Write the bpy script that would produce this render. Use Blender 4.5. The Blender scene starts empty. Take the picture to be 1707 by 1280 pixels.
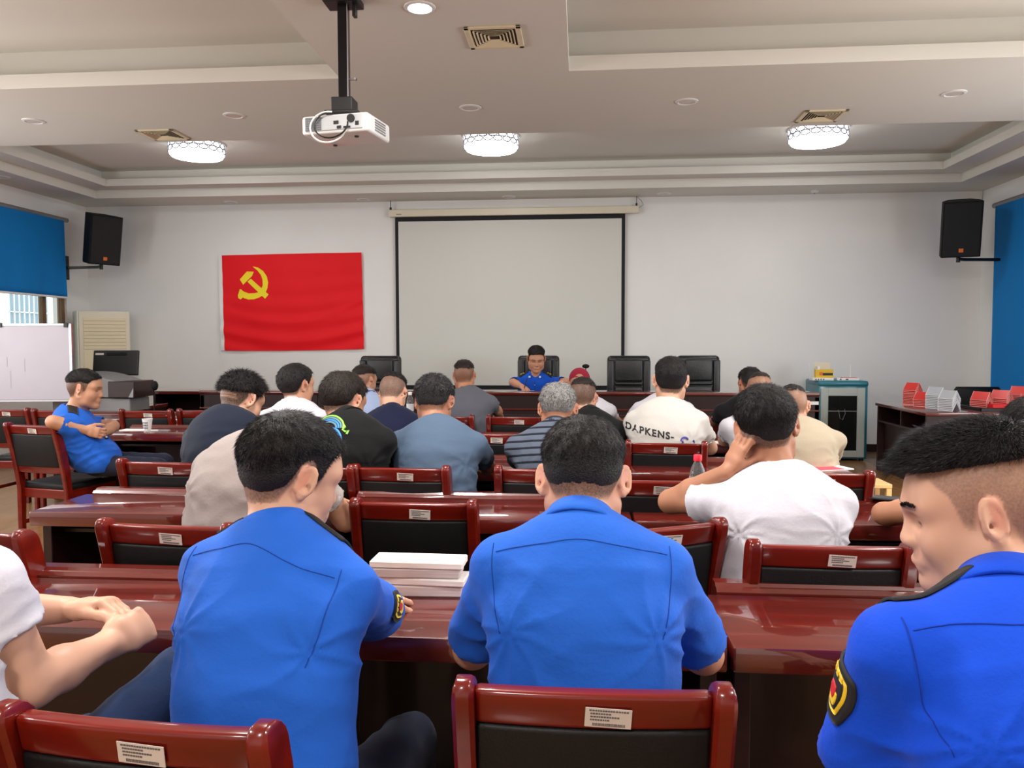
import bpy, bmesh, math, random
import numpy as np
from mathutils import Vector, Matrix
from mathutils.bvhtree import BVHTree

random.seed(7)
rng = np.random.default_rng(7)
PI = math.pi
sc = bpy.context.scene
COL = sc.collection

# ---------------------------------------------------------------- camera
CAM_H = 1.43
FPX = 1310.0
PSI, PHI, RHO = math.radians(4.97), math.radians(2.98), math.radians(-0.12)
fw = Vector((-math.sin(PSI)*math.cos(PHI), math.cos(PSI)*math.cos(PHI), -math.sin(PHI)))
rt = Vector((math.cos(PSI), math.sin(PSI), 0.0))
up = rt.cross(fw)
rt, up = rt*math.cos(RHO)+up*math.sin(RHO), up*math.cos(RHO)-rt*math.sin(RHO)
cam_data = bpy.data.cameras.new('camera')
cam_data.sensor_width = 36.0
cam_data.sensor_fit = 'HORIZONTAL'
cam_data.lens = 36.0*FPX/1707.0
cam_data.clip_start = 0.05
cam = bpy.data.objects.new('camera', cam_data)
COL.objects.link(cam)
M = Matrix.Identity(4)
for i in range(3):
    M[i][0], M[i][1], M[i][2] = rt[i], up[i], -fw[i]
M[2][3] = CAM_H
cam.matrix_world = M
sc.camera = cam


def at(px, py, Y):
    """World point at depth Y seen in direction of a photo pixel."""
    d = fw + rt*((px-853.5)/FPX) - up*((py-640.0)/FPX)
    return Vector((0, 0, CAM_H)) + d*(Y/d.y)


# ---------------------------------------------------------------- light
sc.view_settings.view_transform = 'Standard'
sc.view_settings.look = 'None'
sc.view_settings.gamma = 1.0
sc.view_settings.exposure = 0.62
sc.view_settings.use_curve_mapping = False
sc.cycles.use_denoising = True
sc.cycles.max_bounces = 6
sc.cycles.diffuse_bounces = 4
sc.cycles.glossy_bounces = 3
sc.cycles.transmission_bounces = 6
sc.cycles.transparent_max_bounces = 8
sc.cycles.caustics_reflective = False
sc.cycles.caustics_refractive = False
sc.cycles.sample_clamp_indirect = 6.0

world = bpy.data.worlds.new('world')
sc.world = world
world.use_nodes = True
bg = world.node_tree.nodes['Background']
bg.inputs[0].default_value = (0.86, 0.93, 1.0, 1)
bg.inputs[1].default_value = 1.6

XL, XR, YB, YF = -6.93, 5.10, 10.60, -3.6      # left wall, right wall, far wall, near wall
Z1, Z2, Z3, ZC = 3.35, 3.455, 3.545, 3.67      # ceiling levels


def area(name, loc, rot, sx, sy, power, color=(1, 1, 1), shape='RECTANGLE'):
    L = bpy.data.lights.new(name, 'AREA')
    L.shape = shape
    L.size = sx
    L.size_y = sy
    L.energy = power
    L.color = color
    o = bpy.data.objects.new(name, L)
    o.location = loc
    o.rotation_euler = rot
    COL.objects.link(o)
    return o


# added fill lights standing in for daylight, just inside the solid side walls
area('window_light', (XL+0.06, 3.4, 1.75), (0, math.radians(-90), 0), 1.5, 6.5, 110, (0.95, 0.98, 1.0))
area('window_light', (XR-0.06, 3.4, 1.75), (0, math.radians(90), 0), 1.5, 6.5, 110, (0.95, 0.98, 1.0))
# added fill lights without fittings in the two near coffers and behind the camera
for lx, ly in ((-4.1, 3.6), (2.3, 3.6), (-4.1, 0.6), (2.3, 0.6), (-0.9, -1.2), (-0.9, 2.6)):
    area('ceiling_lamp_light', (lx, ly, 3.33 if lx == -0.9 else 3.52), (0, 0, 0), 0.6, 0.6, 62, (1, 0.97, 0.94), 'DISK')


# ---------------------------------------------------------------- materials
def lin(c):
    return tuple(((v/255.0)/12.92 if v/255.0 <= 0.04045 else (((v/255.0)+0.055)/1.055)**2.4) for v in c)


MATS = {}


def pmat(name, rgb, rough=0.5, metal=0.0, spec=0.5, coat=0.0, coat_rough=0.1, var=0.0, vscale=8.0, bump=0.0, bscale=60.0,
         stretch=(1, 1, 1), alpha=1.0, trans=0.0, emit=None, estr=0.0, sheen=0.0, ior=1.5, rough_var=0.0):
    if name in MATS:
        return MATS[name]
    m = bpy.data.materials.new(name)
    m.use_nodes = True
    nt = m.node_tree
    b = nt.nodes['Principled BSDF']
    c = lin(rgb)
    b.inputs['Base Color'].default_value = (*c, 1)
    b.inputs['Roughness'].default_value = rough
    b.inputs['Metallic'].default_value = metal
    b.inputs['Specular IOR Level'].default_value = spec
    b.inputs['Coat Weight'].default_value = coat
    b.inputs['Coat Roughness'].default_value = coat_rough
    b.inputs['Coat IOR'].default_value = 1.65
    b.inputs['Transmission Weight'].default_value = trans
    b.inputs['Alpha'].default_value = alpha
    b.inputs['IOR'].default_value = ior
    b.inputs['Sheen Weight'].default_value = sheen
    if emit:
        b.inputs['Emission Color'].default_value = (*lin(emit), 1)
        b.inputs['Emission Strength'].default_value = estr
    if var > 0 or bump > 0 or rough_var > 0:
        tc = nt.nodes.new('ShaderNodeTexCoord')
        mp = nt.nodes.new('ShaderNodeMapping')
        mp.inputs['Scale'].default_value = stretch
        nt.links.new(tc.outputs['Object'], mp.inputs['Vector'])
        if var > 0 or rough_var > 0:
            n = nt.nodes.new('ShaderNodeTexNoise')
            n.inputs['Scale'].default_value = vscale
            n.inputs['Detail'].default_value = 5
            nt.links.new(mp.outputs[0], n.inputs['Vector'])
            if var > 0:
                r = nt.nodes.new('ShaderNodeValToRGB')
                r.color_ramp.elements[0].position = 0.3
                r.color_ramp.elements[1].position = 0.7
                r.color_ramp.elements[0].color = (*[max(0, v*(1-var)) for v in c], 1)
                r.color_ramp.elements[1].color = (*[min(1, v*(1+var)) for v in c], 1)
                nt.links.new(n.outputs['Fac'], r.inputs['Fac'])
                nt.links.new(r.outputs['Color'], b.inputs['Base Color'])
            if rough_var > 0:
                mr = nt.nodes.new('ShaderNodeMapRange')
                mr.inputs['To Min'].default_value = max(0, rough-rough_var)
                mr.inputs['To Max'].default_value = rough+rough_var
                nt.links.new(n.outputs['Fac'], mr.inputs['Value'])
                nt.links.new(mr.outputs[0], b.inputs['Roughness'])
        if bump > 0:
            n2 = nt.nodes.new('ShaderNodeTexNoise')
            n2.inputs['Scale'].default_value = bscale
            n2.inputs['Detail'].default_value = 4
            nt.links.new(mp.outputs[0], n2.inputs['Vector'])
            bp = nt.nodes.new('ShaderNodeBump')
            bp.inputs['Strength'].default_value = bump
            bp.inputs['Distance'].default_value = 0.01
            nt.links.new(n2.outputs['Fac'], bp.inputs['Height'])
            nt.links.new(bp.outputs[0], b.inputs['Normal'])
    MATS[name] = m
    return m


m_wall = pmat('wall_paint', (236, 235, 233), 0.75, spec=0.2, var=0.02, vscale=1.2, bump=0.05, bscale=120)
m_ceil = pmat('ceiling_paint', (222, 220, 212), 0.8, spec=0.15, var=0.02, vscale=0.8)
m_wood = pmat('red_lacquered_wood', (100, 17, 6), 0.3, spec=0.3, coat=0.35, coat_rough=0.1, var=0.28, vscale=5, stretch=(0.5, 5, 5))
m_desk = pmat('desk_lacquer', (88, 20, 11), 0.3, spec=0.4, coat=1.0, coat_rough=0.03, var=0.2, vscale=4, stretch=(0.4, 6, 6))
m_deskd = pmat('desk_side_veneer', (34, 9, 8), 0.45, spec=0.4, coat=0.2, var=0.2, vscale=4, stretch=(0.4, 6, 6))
m_leather = pmat('black_leatherette', (10, 10, 11), 0.5, spec=0.3, bump=0.12, bscale=220)
m_leather2 = pmat('executive_black_leather', (20, 21, 24), 0.34, spec=0.5, bump=0.2, bscale=90)
m_black = pmat('black_plastic', (14, 14, 15), 0.4)
m_blackm = pmat('black_matte', (12, 12, 13), 0.7, spec=0.3, bump=0.2, bscale=400)
m_grille = pmat('speaker_grille', (14, 14, 15), 0.65, bump=0.5, bscale=700)
m_white = pmat('white_plastic', (232, 232, 230), 0.4)
m_cream = pmat('cream_plastic', (226, 214, 180), 0.45)
m_ivory = pmat('ivory_enamel', (222, 214, 192), 0.4)
m_grey = pmat('grey_metal', (150, 150, 152), 0.4, metal=0.6)
m_steel = pmat('brushed_steel', (190, 190, 195), 0.3, metal=1.0)
m_paper = pmat('paper', (232, 230, 228), 0.7, var=0.03, vscale=20)
m_label = pmat('asset_sticker', (205, 196, 186), 0.55)
m_labelp = pmat('asset_sticker_print', (96, 92, 92), 0.7)
m_floor = pmat('oak_laminate', (138, 96, 53), 0.35, coat=0.3, var=0.22, vscale=4, stretch=(6, 0.6, 1))
m_teal = pmat('teal_enamel', (30, 112, 128), 0.4, coat=0.2)
m_cabgrey = pmat('cabinet_grey', (176, 184, 178), 0.5)
m_glass = pmat('tinted_glass', (40, 44, 46), 0.05, trans=0.75, ior=1.3)
m_clear = pmat('clear_plastic', (245, 248, 250), 0.08, trans=0.92, ior=1.35)
m_pane = pmat('window_glass', (250, 252, 252), 0.0, trans=1.0, ior=1.02)
m_redac = pmat('red_acrylic', (226, 60, 56), 0.25, trans=0.15)
m_whac = pmat('clear_acrylic', (232, 236, 244), 0.15, trans=0.45, ior=1.3)
m_blind = pmat('blue_roller_fabric', (14, 122, 196), 0.7, spec=0.2, bump=0.15, bscale=200)
m_brown = pmat('brown_window_frame', (120, 92, 58), 0.4)
m_flag = pmat('red_flag_cloth', (236, 10, 26), 0.6, spec=0.25, sheen=0.1, bump=0.08, bscale=180)
m_yellow = pmat('yellow_flag_print', (250, 225, 20), 0.6)
m_screen = pmat('projection_screen', (214, 214, 208), 0.85, spec=0.1)
m_blackedge = pmat('screen_border', (12, 12, 22), 0.75)
m_orange = pmat('orange_badge', (222, 110, 40), 0.5)
m_pale = pmat('pale_pine', (226, 190, 128), 0.5, var=0.1, vscale=4, stretch=(6, 6, 0.6))


# ---------------------------------------------------------------- object helpers
def link(name, me, mat=None, parent=None, loc=None, smooth=False):
    if mat is not None:
        me.materials.append(mat)
    o = bpy.data.objects.new(name, me)
    COL.objects.link(o)
    if parent is not None:
        o.parent = parent
    if loc is not None:
        o.location = loc
    if smooth:
        me.shade_smooth()
    return o


def tag(o, label=None, cat=None, group=None, kind=None):
    if label:
        o['label'] = label
    if cat:
        o['category'] = cat
    if group:
        o['group'] = group
    if kind:
        o['kind'] = kind
    return o


def thing(name, label, cat, loc=(0, 0, 0), rz=0.0, group=None):
    o = bpy.data.objects.new(name, None)
    COL.objects.link(o)
    o.location = loc
    o.rotation_euler = (0, 0, rz)
    o.empty_display_size = 0.1
    return tag(o, label, cat, group)


def dup(root, loc, rz, label=None, group=None):
    r = root.copy()
    COL.objects.link(r)
    r.location = loc
    r.rotation_euler = (0, 0, rz)
    if label:
        r['label'] = label
    if group:
        r['group'] = group
    for ch in list(root.children):
        c = ch.copy()
        COL.objects.link(c)
        c.parent = r
        for g in list(ch.children):
            d = g.copy()
            COL.objects.link(d)
            d.parent = c
    return r


class MB:
    """Collects simple shapes, then links them as one mesh object."""

    def __init__(self):
        self.bm = bmesh.new()

    def box(self, lo, hi, bev=0.0, seg=2, mat=None):
        b = bmesh.new()
        bmesh.ops.create_cube(b, size=1.0)
        lo, hi = Vector(lo), Vector(hi)
        for v in b.verts:
            v.co = Vector([(lo[i]+hi[i])/2+v.co[i]*(hi[i]-lo[i]) for i in range(3)])
        if bev > 0:
            bmesh.ops.bevel(b, geom=list(b.edges), offset=bev, segments=seg, affect='EDGES', profile=0.5)
        self._add(b, mat)
        return self

    def _add(self, b, mat=None):
        if mat is not None:
            bmesh.ops.transform(b, matrix=mat, verts=b.verts)
        me = bpy.data.meshes.new('tmp')
        b.to_mesh(me)
        b.free()
        self.bm.from_mesh(me)
        bpy.data.meshes.remove(me)

    def prism(self, pts, z0, z1, bev=0.0, mat=None, seg=2):
        b = bmesh.new()
        vs = [b.verts.new((p[0], p[1], z0)) for p in pts]
        f = b.faces.new(vs)
        r = bmesh.ops.extrude_face_region(b, geom=[f])
        for v in r['geom']:
            if isinstance(v, bmesh.types.BMVert):
                v.co.z = z1
        bmesh.ops.recalc_face_normals(b, faces=b.faces)
        if bev > 0:
            bmesh.ops.bevel(b, geom=list(b.edges), offset=bev, segments=seg, affect='EDGES', profile=0.5)
        self._add(b, mat)
        return self

    def cyl(self, a, c, r, r2=None, n=16, cap=True):
        a, c = Vector(a), Vector(c)
        d = c-a
        b = bmesh.new()
        bmesh.ops.create_cone(b, cap_ends=cap, segments=n, radius1=r, radius2=r if r2 is None else r2, depth=d.length)
        q = Vector((0, 0, 1)).rotation_difference(d.normalized())
        self._add(b, Matrix.Translation((a+c)/2) @ q.to_matrix().to_4x4())
        return self

    def sphere(self, c, r, n=16, scale=(1, 1, 1)):
        b = bmesh.new()
        bmesh.ops.create_uvsphere(b, u_segments=n, v_segments=max(6, n//2), radius=r)
        self._add(b, Matrix.Translation(c) @ Matrix.Diagonal((*scale, 1)))
        return self

    def lathe(self, prof, c=(0, 0, 0), n=24):
        b = bmesh.new()
        rings = []
        for r, z in prof:
            rings.append([b.verts.new((c[0]+r*math.cos(2*PI*i/n), c[1]+r*math.sin(2*PI*i/n), c[2]+z)) for i in range(n)])
        for A, B in zip(rings, rings[1:]):
            for i in range(n):
                b.faces.new((A[i], A[(i+1) % n], B[(i+1) % n], B[i]))
        if prof[0][0] > 1e-5:
            b.faces.new(list(reversed(rings[0])))
        if prof[-1][0] > 1e-5:
            b.faces.new(rings[-1])
        self._add(b)
        return self

    def tube(self, path, r, n=8, closed=False, flat=None):
        P = [Vector(p) for p in path]
        b = bmesh.new()
        rings = []
        prev = None
        N = len(P)
        for i, p in enumerate(P):
            if closed:
                t = (P[(i+1) % N]-P[i-1]).normalized()
            else:
                t = (P[min(i+1, N-1)]-P[max(i-1, 0)]).normalized()
            if prev is None:
                a = Vector((0, 0, 1)) if abs(t.z) < 0.9 else Vector((1, 0, 0))
                u = (a-t*a.dot(t)).normalized()
            else:
                u = (prev-t*prev.dot(t)).normalized()
            prev = u
            v = t.cross(u)
            rr = r[i] if isinstance(r, (list, tuple)) else r
            ru, rv = (rr, rr) if flat is None else (rr*flat[0], rr*flat[1])
            rings.append([b.verts.new(p+u*ru*math.cos(2*PI*k/n)+v*rv*math.sin(2*PI*k/n)) for k in range(n)])
        pairs = list(zip(rings, rings[1:]))
        if closed:
            pairs.append((rings[-1], rings[0]))
        for A, B in pairs:
            for k in range(n):
                b.faces.new((A[k], A[(k+1) % n], B[(k+1) % n], B[k]))
        if not closed:
            b.faces.new(list(reversed(rings[0])))
            b.faces.new(rings[-1])
        self._add(b)
        return self

    def xf(self, mat):
        bmesh.ops.transform(self.bm, matrix=mat, verts=self.bm.verts)
        return self

    def build(self, name, mat, parent=None, smooth=False, loc=None, auto=True):
        bmesh.ops.recalc_face_normals(self.bm, faces=self.bm.faces)
        me = bpy.data.meshes.new(name)
        self.bm.to_mesh(me)
        self.bm.free()
        o = link(name, me, mat, parent, loc)
        if smooth:
            me.shade_smooth()
            if auto:
                me.set_sharp_from_angle(angle=math.radians(40))
        return o


def struct(name, mb, mat, smooth=False, parent=None):
    o = mb.build(name, mat, parent, smooth)
    o['kind'] = 'structure'
    return o


def npmesh(name, V, Fq, mat, parent=None, smooth=True, loc=None):
    """Mesh from numpy vertex and face arrays (all faces the same size)."""
    me = bpy.data.meshes.new(name)
    V = np.asarray(V, np.float32)
    Fq = np.asarray(Fq, np.int32)
    me.vertices.add(len(V))
    me.vertices.foreach_set('co', V.ravel())
    k = Fq.shape[1]
    me.loops.add(Fq.size)
    me.loops.foreach_set('vertex_index', Fq.ravel())
    me.polygons.add(len(Fq))
    me.polygons.foreach_set('loop_start', np.arange(0, Fq.size, k, dtype=np.int32))
    me.update(calc_edges=True)
    me.validate()
    o = link(name, me, mat, parent, loc)
    if smooth:
        me.shade_smooth()
    return o
# ================================================================ the room
w = 0.2
struct('floor', MB().box((XL-w, YF-w, -0.15), (XR+w, YB+w, 0.0)), m_floor)
floor_ob = bpy.data.objects['floor']
plank_me = None
for iy in range(5):
    for ix in range(22):
        x0 = 1.45+ix*0.165
        y0 = 4.2+iy*1.2+(ix % 3)*0.4
        if x0+0.16 > XR or y0+1.2 > YB:
            continue
        if plank_me is None:
            p = MB().box((0, 0, 0), (0.162, 1.196, 0.004), 0.0012, 1).build('floor_plank', m_floor, floor_ob)
            plank_me = p.data
        else:
            p = bpy.data.objects.new('floor_plank', plank_me)
            COL.objects.link(p)
            p.parent = floor_ob
        p.location = (x0, y0, 0.0)

struct('wall_back', MB().box((XL-w, YB, 0), (XR+w, YB+w, 3.9)), m_wall)
struct('wall_front', MB().box((XL-w, YF-w, 0), (XR+w, YF, 3.9)), m_wall)
# left wall with a window opening near the far corner
WY0, WY1, WZ0, WZ1 = 8.2, 10.12, 0.95, 2.95
struct('wall_left', MB().box((XL-w, YF, 0), (XL, WY0, 3.9)).box((XL-w, WY1, 0), (XL, YB, 3.9))
       .box((XL-w, WY0, 0), (XL, WY1, WZ0)).box((XL-w, WY0, WZ1), (XL, WY1, 3.9)), m_wall)
struct('wall_right', MB().box((XR, YF, 0), (XR+w, YB, 3.9)), m_wall)
for nm, lo, hi in (('baseboard_back', (XL, YB-0.012, 0), (XR, YB, 0.1)), ('baseboard_right', (XR-0.012, YF, 0), (XR, YB, 0.1)),
                   ('baseboard_left', (XL, YF, 0), (XL+0.012, YB, 0.1))):
    struct(nm, MB().box(lo, hi), m_deskd)

# ceiling slab and its stepped soffits
struct('ceiling', MB().box((XL-w, YF-w, ZC), (XR+w, YB+w, 3.9)), m_ceil)
BX0, BX1 = -1.74, -0.085          # long beam
CY0, CY1 = 5.68, 7.29             # cross beam
CO = 0.14
n_tr = 0


def trim(*boxes):
    global n_tr
    n_tr += 1
    mb = MB()
    for lo, hi in boxes:
        mb.box(lo, hi)
    return struct('trim_%d' % n_tr, mb, m_ceil)


trim(((XL, CY0, Z1), (XR, CY1, Z2)), ((XL, CY0+CO, Z2), (XR, CY1-0.02, ZC)))
trim(((BX0, YF, Z1), (BX1, CY0, Z2)), ((BX0+CO, YF, Z2), (BX1-CO, CY0+CO, ZC)))
trim(((XL, YF, Z1), (-6.4, CY0, Z2)), ((XL, YF, Z2), (-6.4-CO, CY0, ZC)))
trim(((4.56, YF, Z1), (XR, CY0, Z2)), ((4.56+CO, YF, Z2), (XR, CY0, ZC)))
# far coffer: two steps
trim(((XL, 9.985, Z1), (XR, YB, Z2)), ((XL, 9.73, Z2), (XR, YB, Z3)), ((XL, 9.73+CO, Z3), (XR, YB, ZC)))
trim(((XL, CY1, Z1), (-6.385, 9.985, Z2)), ((XL, CY1, Z2), (-6.085, 9.73, Z3)), ((XL, CY1, Z3), (-6.085-CO, 9.73+CO, ZC)))
trim(((4.555, CY1, Z1), (XR, 9.985, Z2)), ((4.235, CY1, Z2), (XR, 9.73, Z3)), ((4.235+CO, CY1, Z3), (XR, 9.73+CO, ZC)))

# window in the left wall
wn = struct('window_1', MB().box((XL-0.09, WY0, WZ0), (XL-0.03, WY0+0.06, WZ1)).box((XL-0.09, WY1-0.07, WZ0), (XL-0.03, WY1, WZ1))
            .box((XL-0.09, WY0, WZ0), (XL-0.03, WY1, WZ0+0.06)).box((XL-0.09, WY0, WZ1-0.06), (XL-0.03, WY1, WZ1))
            .box((XL-0.09, 9.68, WZ0), (XL-0.03, 9.75, WZ1)), m_brown)
MB().box((XL-0.065, WY0+0.06, WZ0+0.06), (XL-0.06, WY1-0.07, WZ1-0.06)).build('window_pane', m_pane, wn)
MB().box((XL-0.2, WY0-0.04, WZ0-0.03), (XL+0.06, WY1+0.04, WZ0), 0.006).build('window_sill', m_white, wn)

# added window frames round the fill lights, on solid wall without openings
for i_, (wx, sg) in enumerate(((XL, 1), (XR, -1))):
    fr = MB()
    for y_ in (0.1, 1.75, 3.4, 5.05, 6.7):
        fr.box((min(wx, wx+sg*0.04), y_-0.03, 0.97), (max(wx, wx+sg*0.04), y_+0.03, 2.53))
    for z_ in (0.97, 2.53):
        fr.box((min(wx, wx+sg*0.04), 0.07, z_-0.03), (max(wx, wx+sg*0.04), 6.73, z_+0.03))
    struct('window_%d' % (i_+2), fr, m_brown)

# building across the yard
hs = thing('building', 'pale rendered house wall outside the left window', 'building', (-13.5, 11, 0))
MB().box((-0.3, -9, 0), (0, 9, 9)).build('wall', pmat('pale_render', (232, 228, 204), 0.9, var=0.06, vscale=6, bump=0.3, bscale=30), hs)
for wy in (-4.4, 3.4, 7.2):
    f_ = MB().box((0, wy-0.75, 1.2), (0.05, wy-0.68, 3.2)).box((0, wy+0.68, 1.2), (0.05, wy+0.75, 3.2)).box((0, wy-0.75, 1.2), (0.05, wy+0.75, 1.28)) \
        .box((0, wy-0.75, 3.12), (0.05, wy+0.75, 3.2)).build('window', m_white, hs)
    MB().box((0.0, wy-0.68, 1.28), (0.02, wy+0.68, 3.12)).build('pane', pmat('far_pane', (150, 170, 178), 0.2), f_)
    g = MB()
    for k in range(9):
        g.box((0.05, wy-0.68+k*0.17-0.012, 1.2), (0.075, wy-0.68+k*0.17+0.012, 3.2))
    for zz in (1.6, 2.2, 2.8):
        g.box((0.05, wy-0.75, zz-0.012), (0.075, wy+0.75, zz+0.012))
    g.build('window_grille', m_white, f_)
struct('trim_20', MB().box((-30, -10, -0.4), (XL-w-0.01, 30, -0.2)), pmat('yard_concrete', (190, 188, 180), 0.9))


# roller blinds
def wavy_cloth(name, y0, y1, z0, z1, x, amp, mat, parent, sgn, ny=60, nz=14, fx=9.0):
    V, F = [], []
    for layer in (0, 1):
        for j in range(nz+1):
            for i in range(ny+1):
                y = y0+(y1-y0)*i/ny
                t = j/nz
                z = z1+(z0-z1)*t
                d = amp*t*t*(math.sin(y*fx)+0.6*math.sin(y*fx*2.3+1.3)+0.4*math.sin(y*fx*0.6+t*3))
                V.append((x+sgn*(0.004*layer)+d, y, z))
    n1 = (nz+1)*(ny+1)
    for j in range(nz):
        for i in range(ny):
            a = j*(ny+1)+i
            F.append((a, a+1, a+ny+2, a+ny+1))
            F.append((n1+a+ny+1, n1+a+ny+2, n1+a+1, n1+a))
    for i in range(ny):
        a = nz*(ny+1)+i
        F.append((a, a+1, n1+a+1, n1+a))
    for j in range(nz):
        for a in (j*(ny+1), j*(ny+1)+ny):
            F.append((a, a+ny+1, n1+a+ny+1, n1+a))
    return npmesh(name, V, F, mat, parent)


bl = thing('roller_blind', 'blue roller blind half lowered over the left window', 'blind', (0, 0, 0))
wavy_cloth('fabric', 6.9, 9.97, 2.06, 3.06, XL+0.10, 0.012, m_blind, bl, 1)
MB().cyl((XL+0.08, 6.85, 3.08), (XL+0.08, 10.06, 3.08), 0.03).build('roller_tube', m_grey, bl, True)
MB().box((XL+0.085, 6.88, 2.035), (XL+0.115, 9.97, 2.06), 0.004).build('bottom_bar', m_white, bl)
bl = thing('roller_blind', 'blue roller blind lowered nearly to the floor on the right wall', 'blind', (0, 0, 0))
wavy_cloth('fabric', 6.6, 10.03, 0.5, 3.06, XR-0.12, 0.004, m_blind, bl, -1)
MB().cyl((XR-0.1, 6.55, 3.08), (XR-0.1, 10.1, 3.08), 0.032).build('roller_tube', m_grey, bl, True)
MB().box((XR-0.14, 6.6, 0.475), (XR-0.11, 10.03, 0.5), 0.004).build('bottom_bar', m_blind, bl)

# ---------------------------------------------------------------- ceiling fittings
m_lampw = pmat('lamp_diffuser', (255, 255, 255), 0.5, emit=(255, 255, 252), estr=15.0)
m_lattice = pmat('lamp_lattice', (150, 152, 160), 0.5)
m_lampside = pmat('lamp_side_glass', (250, 250, 250), 0.4, emit=(255, 255, 255), estr=3.0)


def round_lamp(x, y, label):
    t = thing('ceiling_lamp', label, 'lamp', (x, y, ZC), 0, 'round lamps in the far coffer')
    MB().lathe([(0.288, -0.125), (0.27, -0.15), (0.15, -0.165), (0.001, -0.168)], n=40).build('diffuser', m_lampw, t, True)
    MB().lathe([(0.29, -0.02), (0.29, -0.125)], n=40).build('side_glass', m_lampside, t, True)
    MB().lathe([(0.31, 0.0), (0.31, -0.02), (0.001, -0.02)], n=40).build('base_plate', m_white, t, True)
    g = MB()
    R = 0.298
    for row in range(2):
        for k in range(18):
            a0 = 2*PI*(k+0.5*row)/18
            g.tube([(R*math.cos(a0+0.16*math.cos(q)), R*math.sin(a0+0.16*math.cos(q)), -0.042-0.047*row+0.026*math.sin(q))
                    for q in [2*PI*i/12 for i in range(12)]], 0.006, 5, True)
    g.build('lattice_band', m_lattice, t)


round_lamp(-4.29, 8.60, 'round drum lamp in the far coffer nearest the flag side')
round_lamp(-0.97, 8.60, 'round drum lamp in the far coffer above the projection screen')
round_lamp(2.48, 8.62, 'round drum lamp in the far coffer towards the rack cabinet side')


def downlight(x, y, lit, label):
    t = thing('downlight', label, 'lamp', (x, y, Z1), 0, 'recessed downlights')
    MB().lathe([(0.062, -0.001), (0.062, -0.004), (0.07, -0.010), (0.088, -0.006), (0.092, 0.0), (0.062, 0.0)], n=28).build('trim_ring', m_white, t, True)
    MB().lathe([(0.062, -0.004), (0.001, -0.006)], n=28).build('lens', m_lampw2 if lit else pmat('lens_off', (206, 200, 194), 0.35), t)


m_lampw2 = pmat('downlight_lit', (255, 255, 255), 0.5, emit=(255, 250, 255), estr=25.0)
for x, y, lit, lb in ((-0.92, 4.54, 1, 'lit recessed downlight beside the projector pole'),
                      (-4.70, 6.50, 0, 'unlit recessed downlight on the cross beam nearest the left wall'),
                      (-2.91, 6.50, 0, 'unlit amber tinted downlight on the cross beam above the flag'),
                      (-0.90, 6.47, 0, 'unlit recessed downlight on the cross beam right of the projector'),
                      (0.84, 6.47, 0, 'unlit recessed downlight on the cross beam beside the right vent'),
                      (2.87, 6.45, 0, 'unlit recessed downlight on the cross beam nearest the right wall'),
                      (-4.73, 10.40, 0, 'small downlight in the far soffit above the flag'),
                      (-2.89, 10.40, 0, 'small downlight in the far soffit left of the screen case'),
                      (-0.94, 10.39, 0, 'small downlight in the far soffit above the screen middle'),
                      (1.07, 10.38, 0, 'small downlight in the far soffit right of the screen case'),
                      (-6.63, 8.6, 0, 'small downlight in the soffit above the left blind')):
    downlight(x, y, lit, lb)
t = thing('smoke_detector', 'small white detector on the far soffit near the right loudspeaker', 'detector', (2.95, 10.36, Z1))
MB().lathe([(0.05, 0), (0.05, -0.015), (0.035, -0.03), (0.001, -0.034)], n=20).build('housing', m_white, t, True)
MB().lathe([(0.012, -0.034), (0.010, -0.042), (0.001, -0.042)], n=12).build('sensor', m_grey, t, True)


def vent(x, y, label, rz=0):
    t = thing('ceiling_vent', label, 'vent', (x, y, Z1), rz, 'square cream air vents')
    h = 0.175
    fr = MB()
    for lo, hi in (((-h, -h, -0.012), (h, -h+0.032, 0)), ((-h, h-0.032, -0.012), (h, h, 0)), ((-h, -h, -0.012), (-h+0.032, h, 0)), ((h-0.032, -h, -0.012), (h, h, 0))):
        fr.box(lo, hi, 0.003, 1)
    fr.build('frame', m_cream, t)
    MB().box((-h+0.03, -h+0.03, -0.002), (h-0.03, h-0.03, 0.0)).build('backing', pmat('vent_dark', (58, 44, 30), 0.8), t)
    for sx, sy in ((0, 1), (0, -1), (1, 0), (-1, 0)):
        for k in range(6):
            r0 = 0.142-k*0.021
            a = -math.radians(35)
            mb = MB()
            # louvre blade trimmed to the quadrant
            L = r0
            mb.prism([(-L, -0.006), (L, -0.006), (L-0.006, 0.006), (-L+0.006, 0.006)], -0.0008, 0.0008)
            ang = math.atan2(-sx, sy)
            mb.xf(Matrix.Rotation(ang, 4, 'Z') @ Matrix.Translation((0, r0, -0.008)) @ Matrix.Rotation(a, 4, 'X'))
            mb.build('louvre', m_cream, t)


vent(-0.54, 5.01, 'cream square air vent on the long beam beside the lit downlight')
vent(2.03, 6.97, 'cream square air vent on the cross beam above the right drum lamp')
vent(-3.82, 7.02, 'cream square air vent on the cross beam above the left drum lamp')

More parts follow.
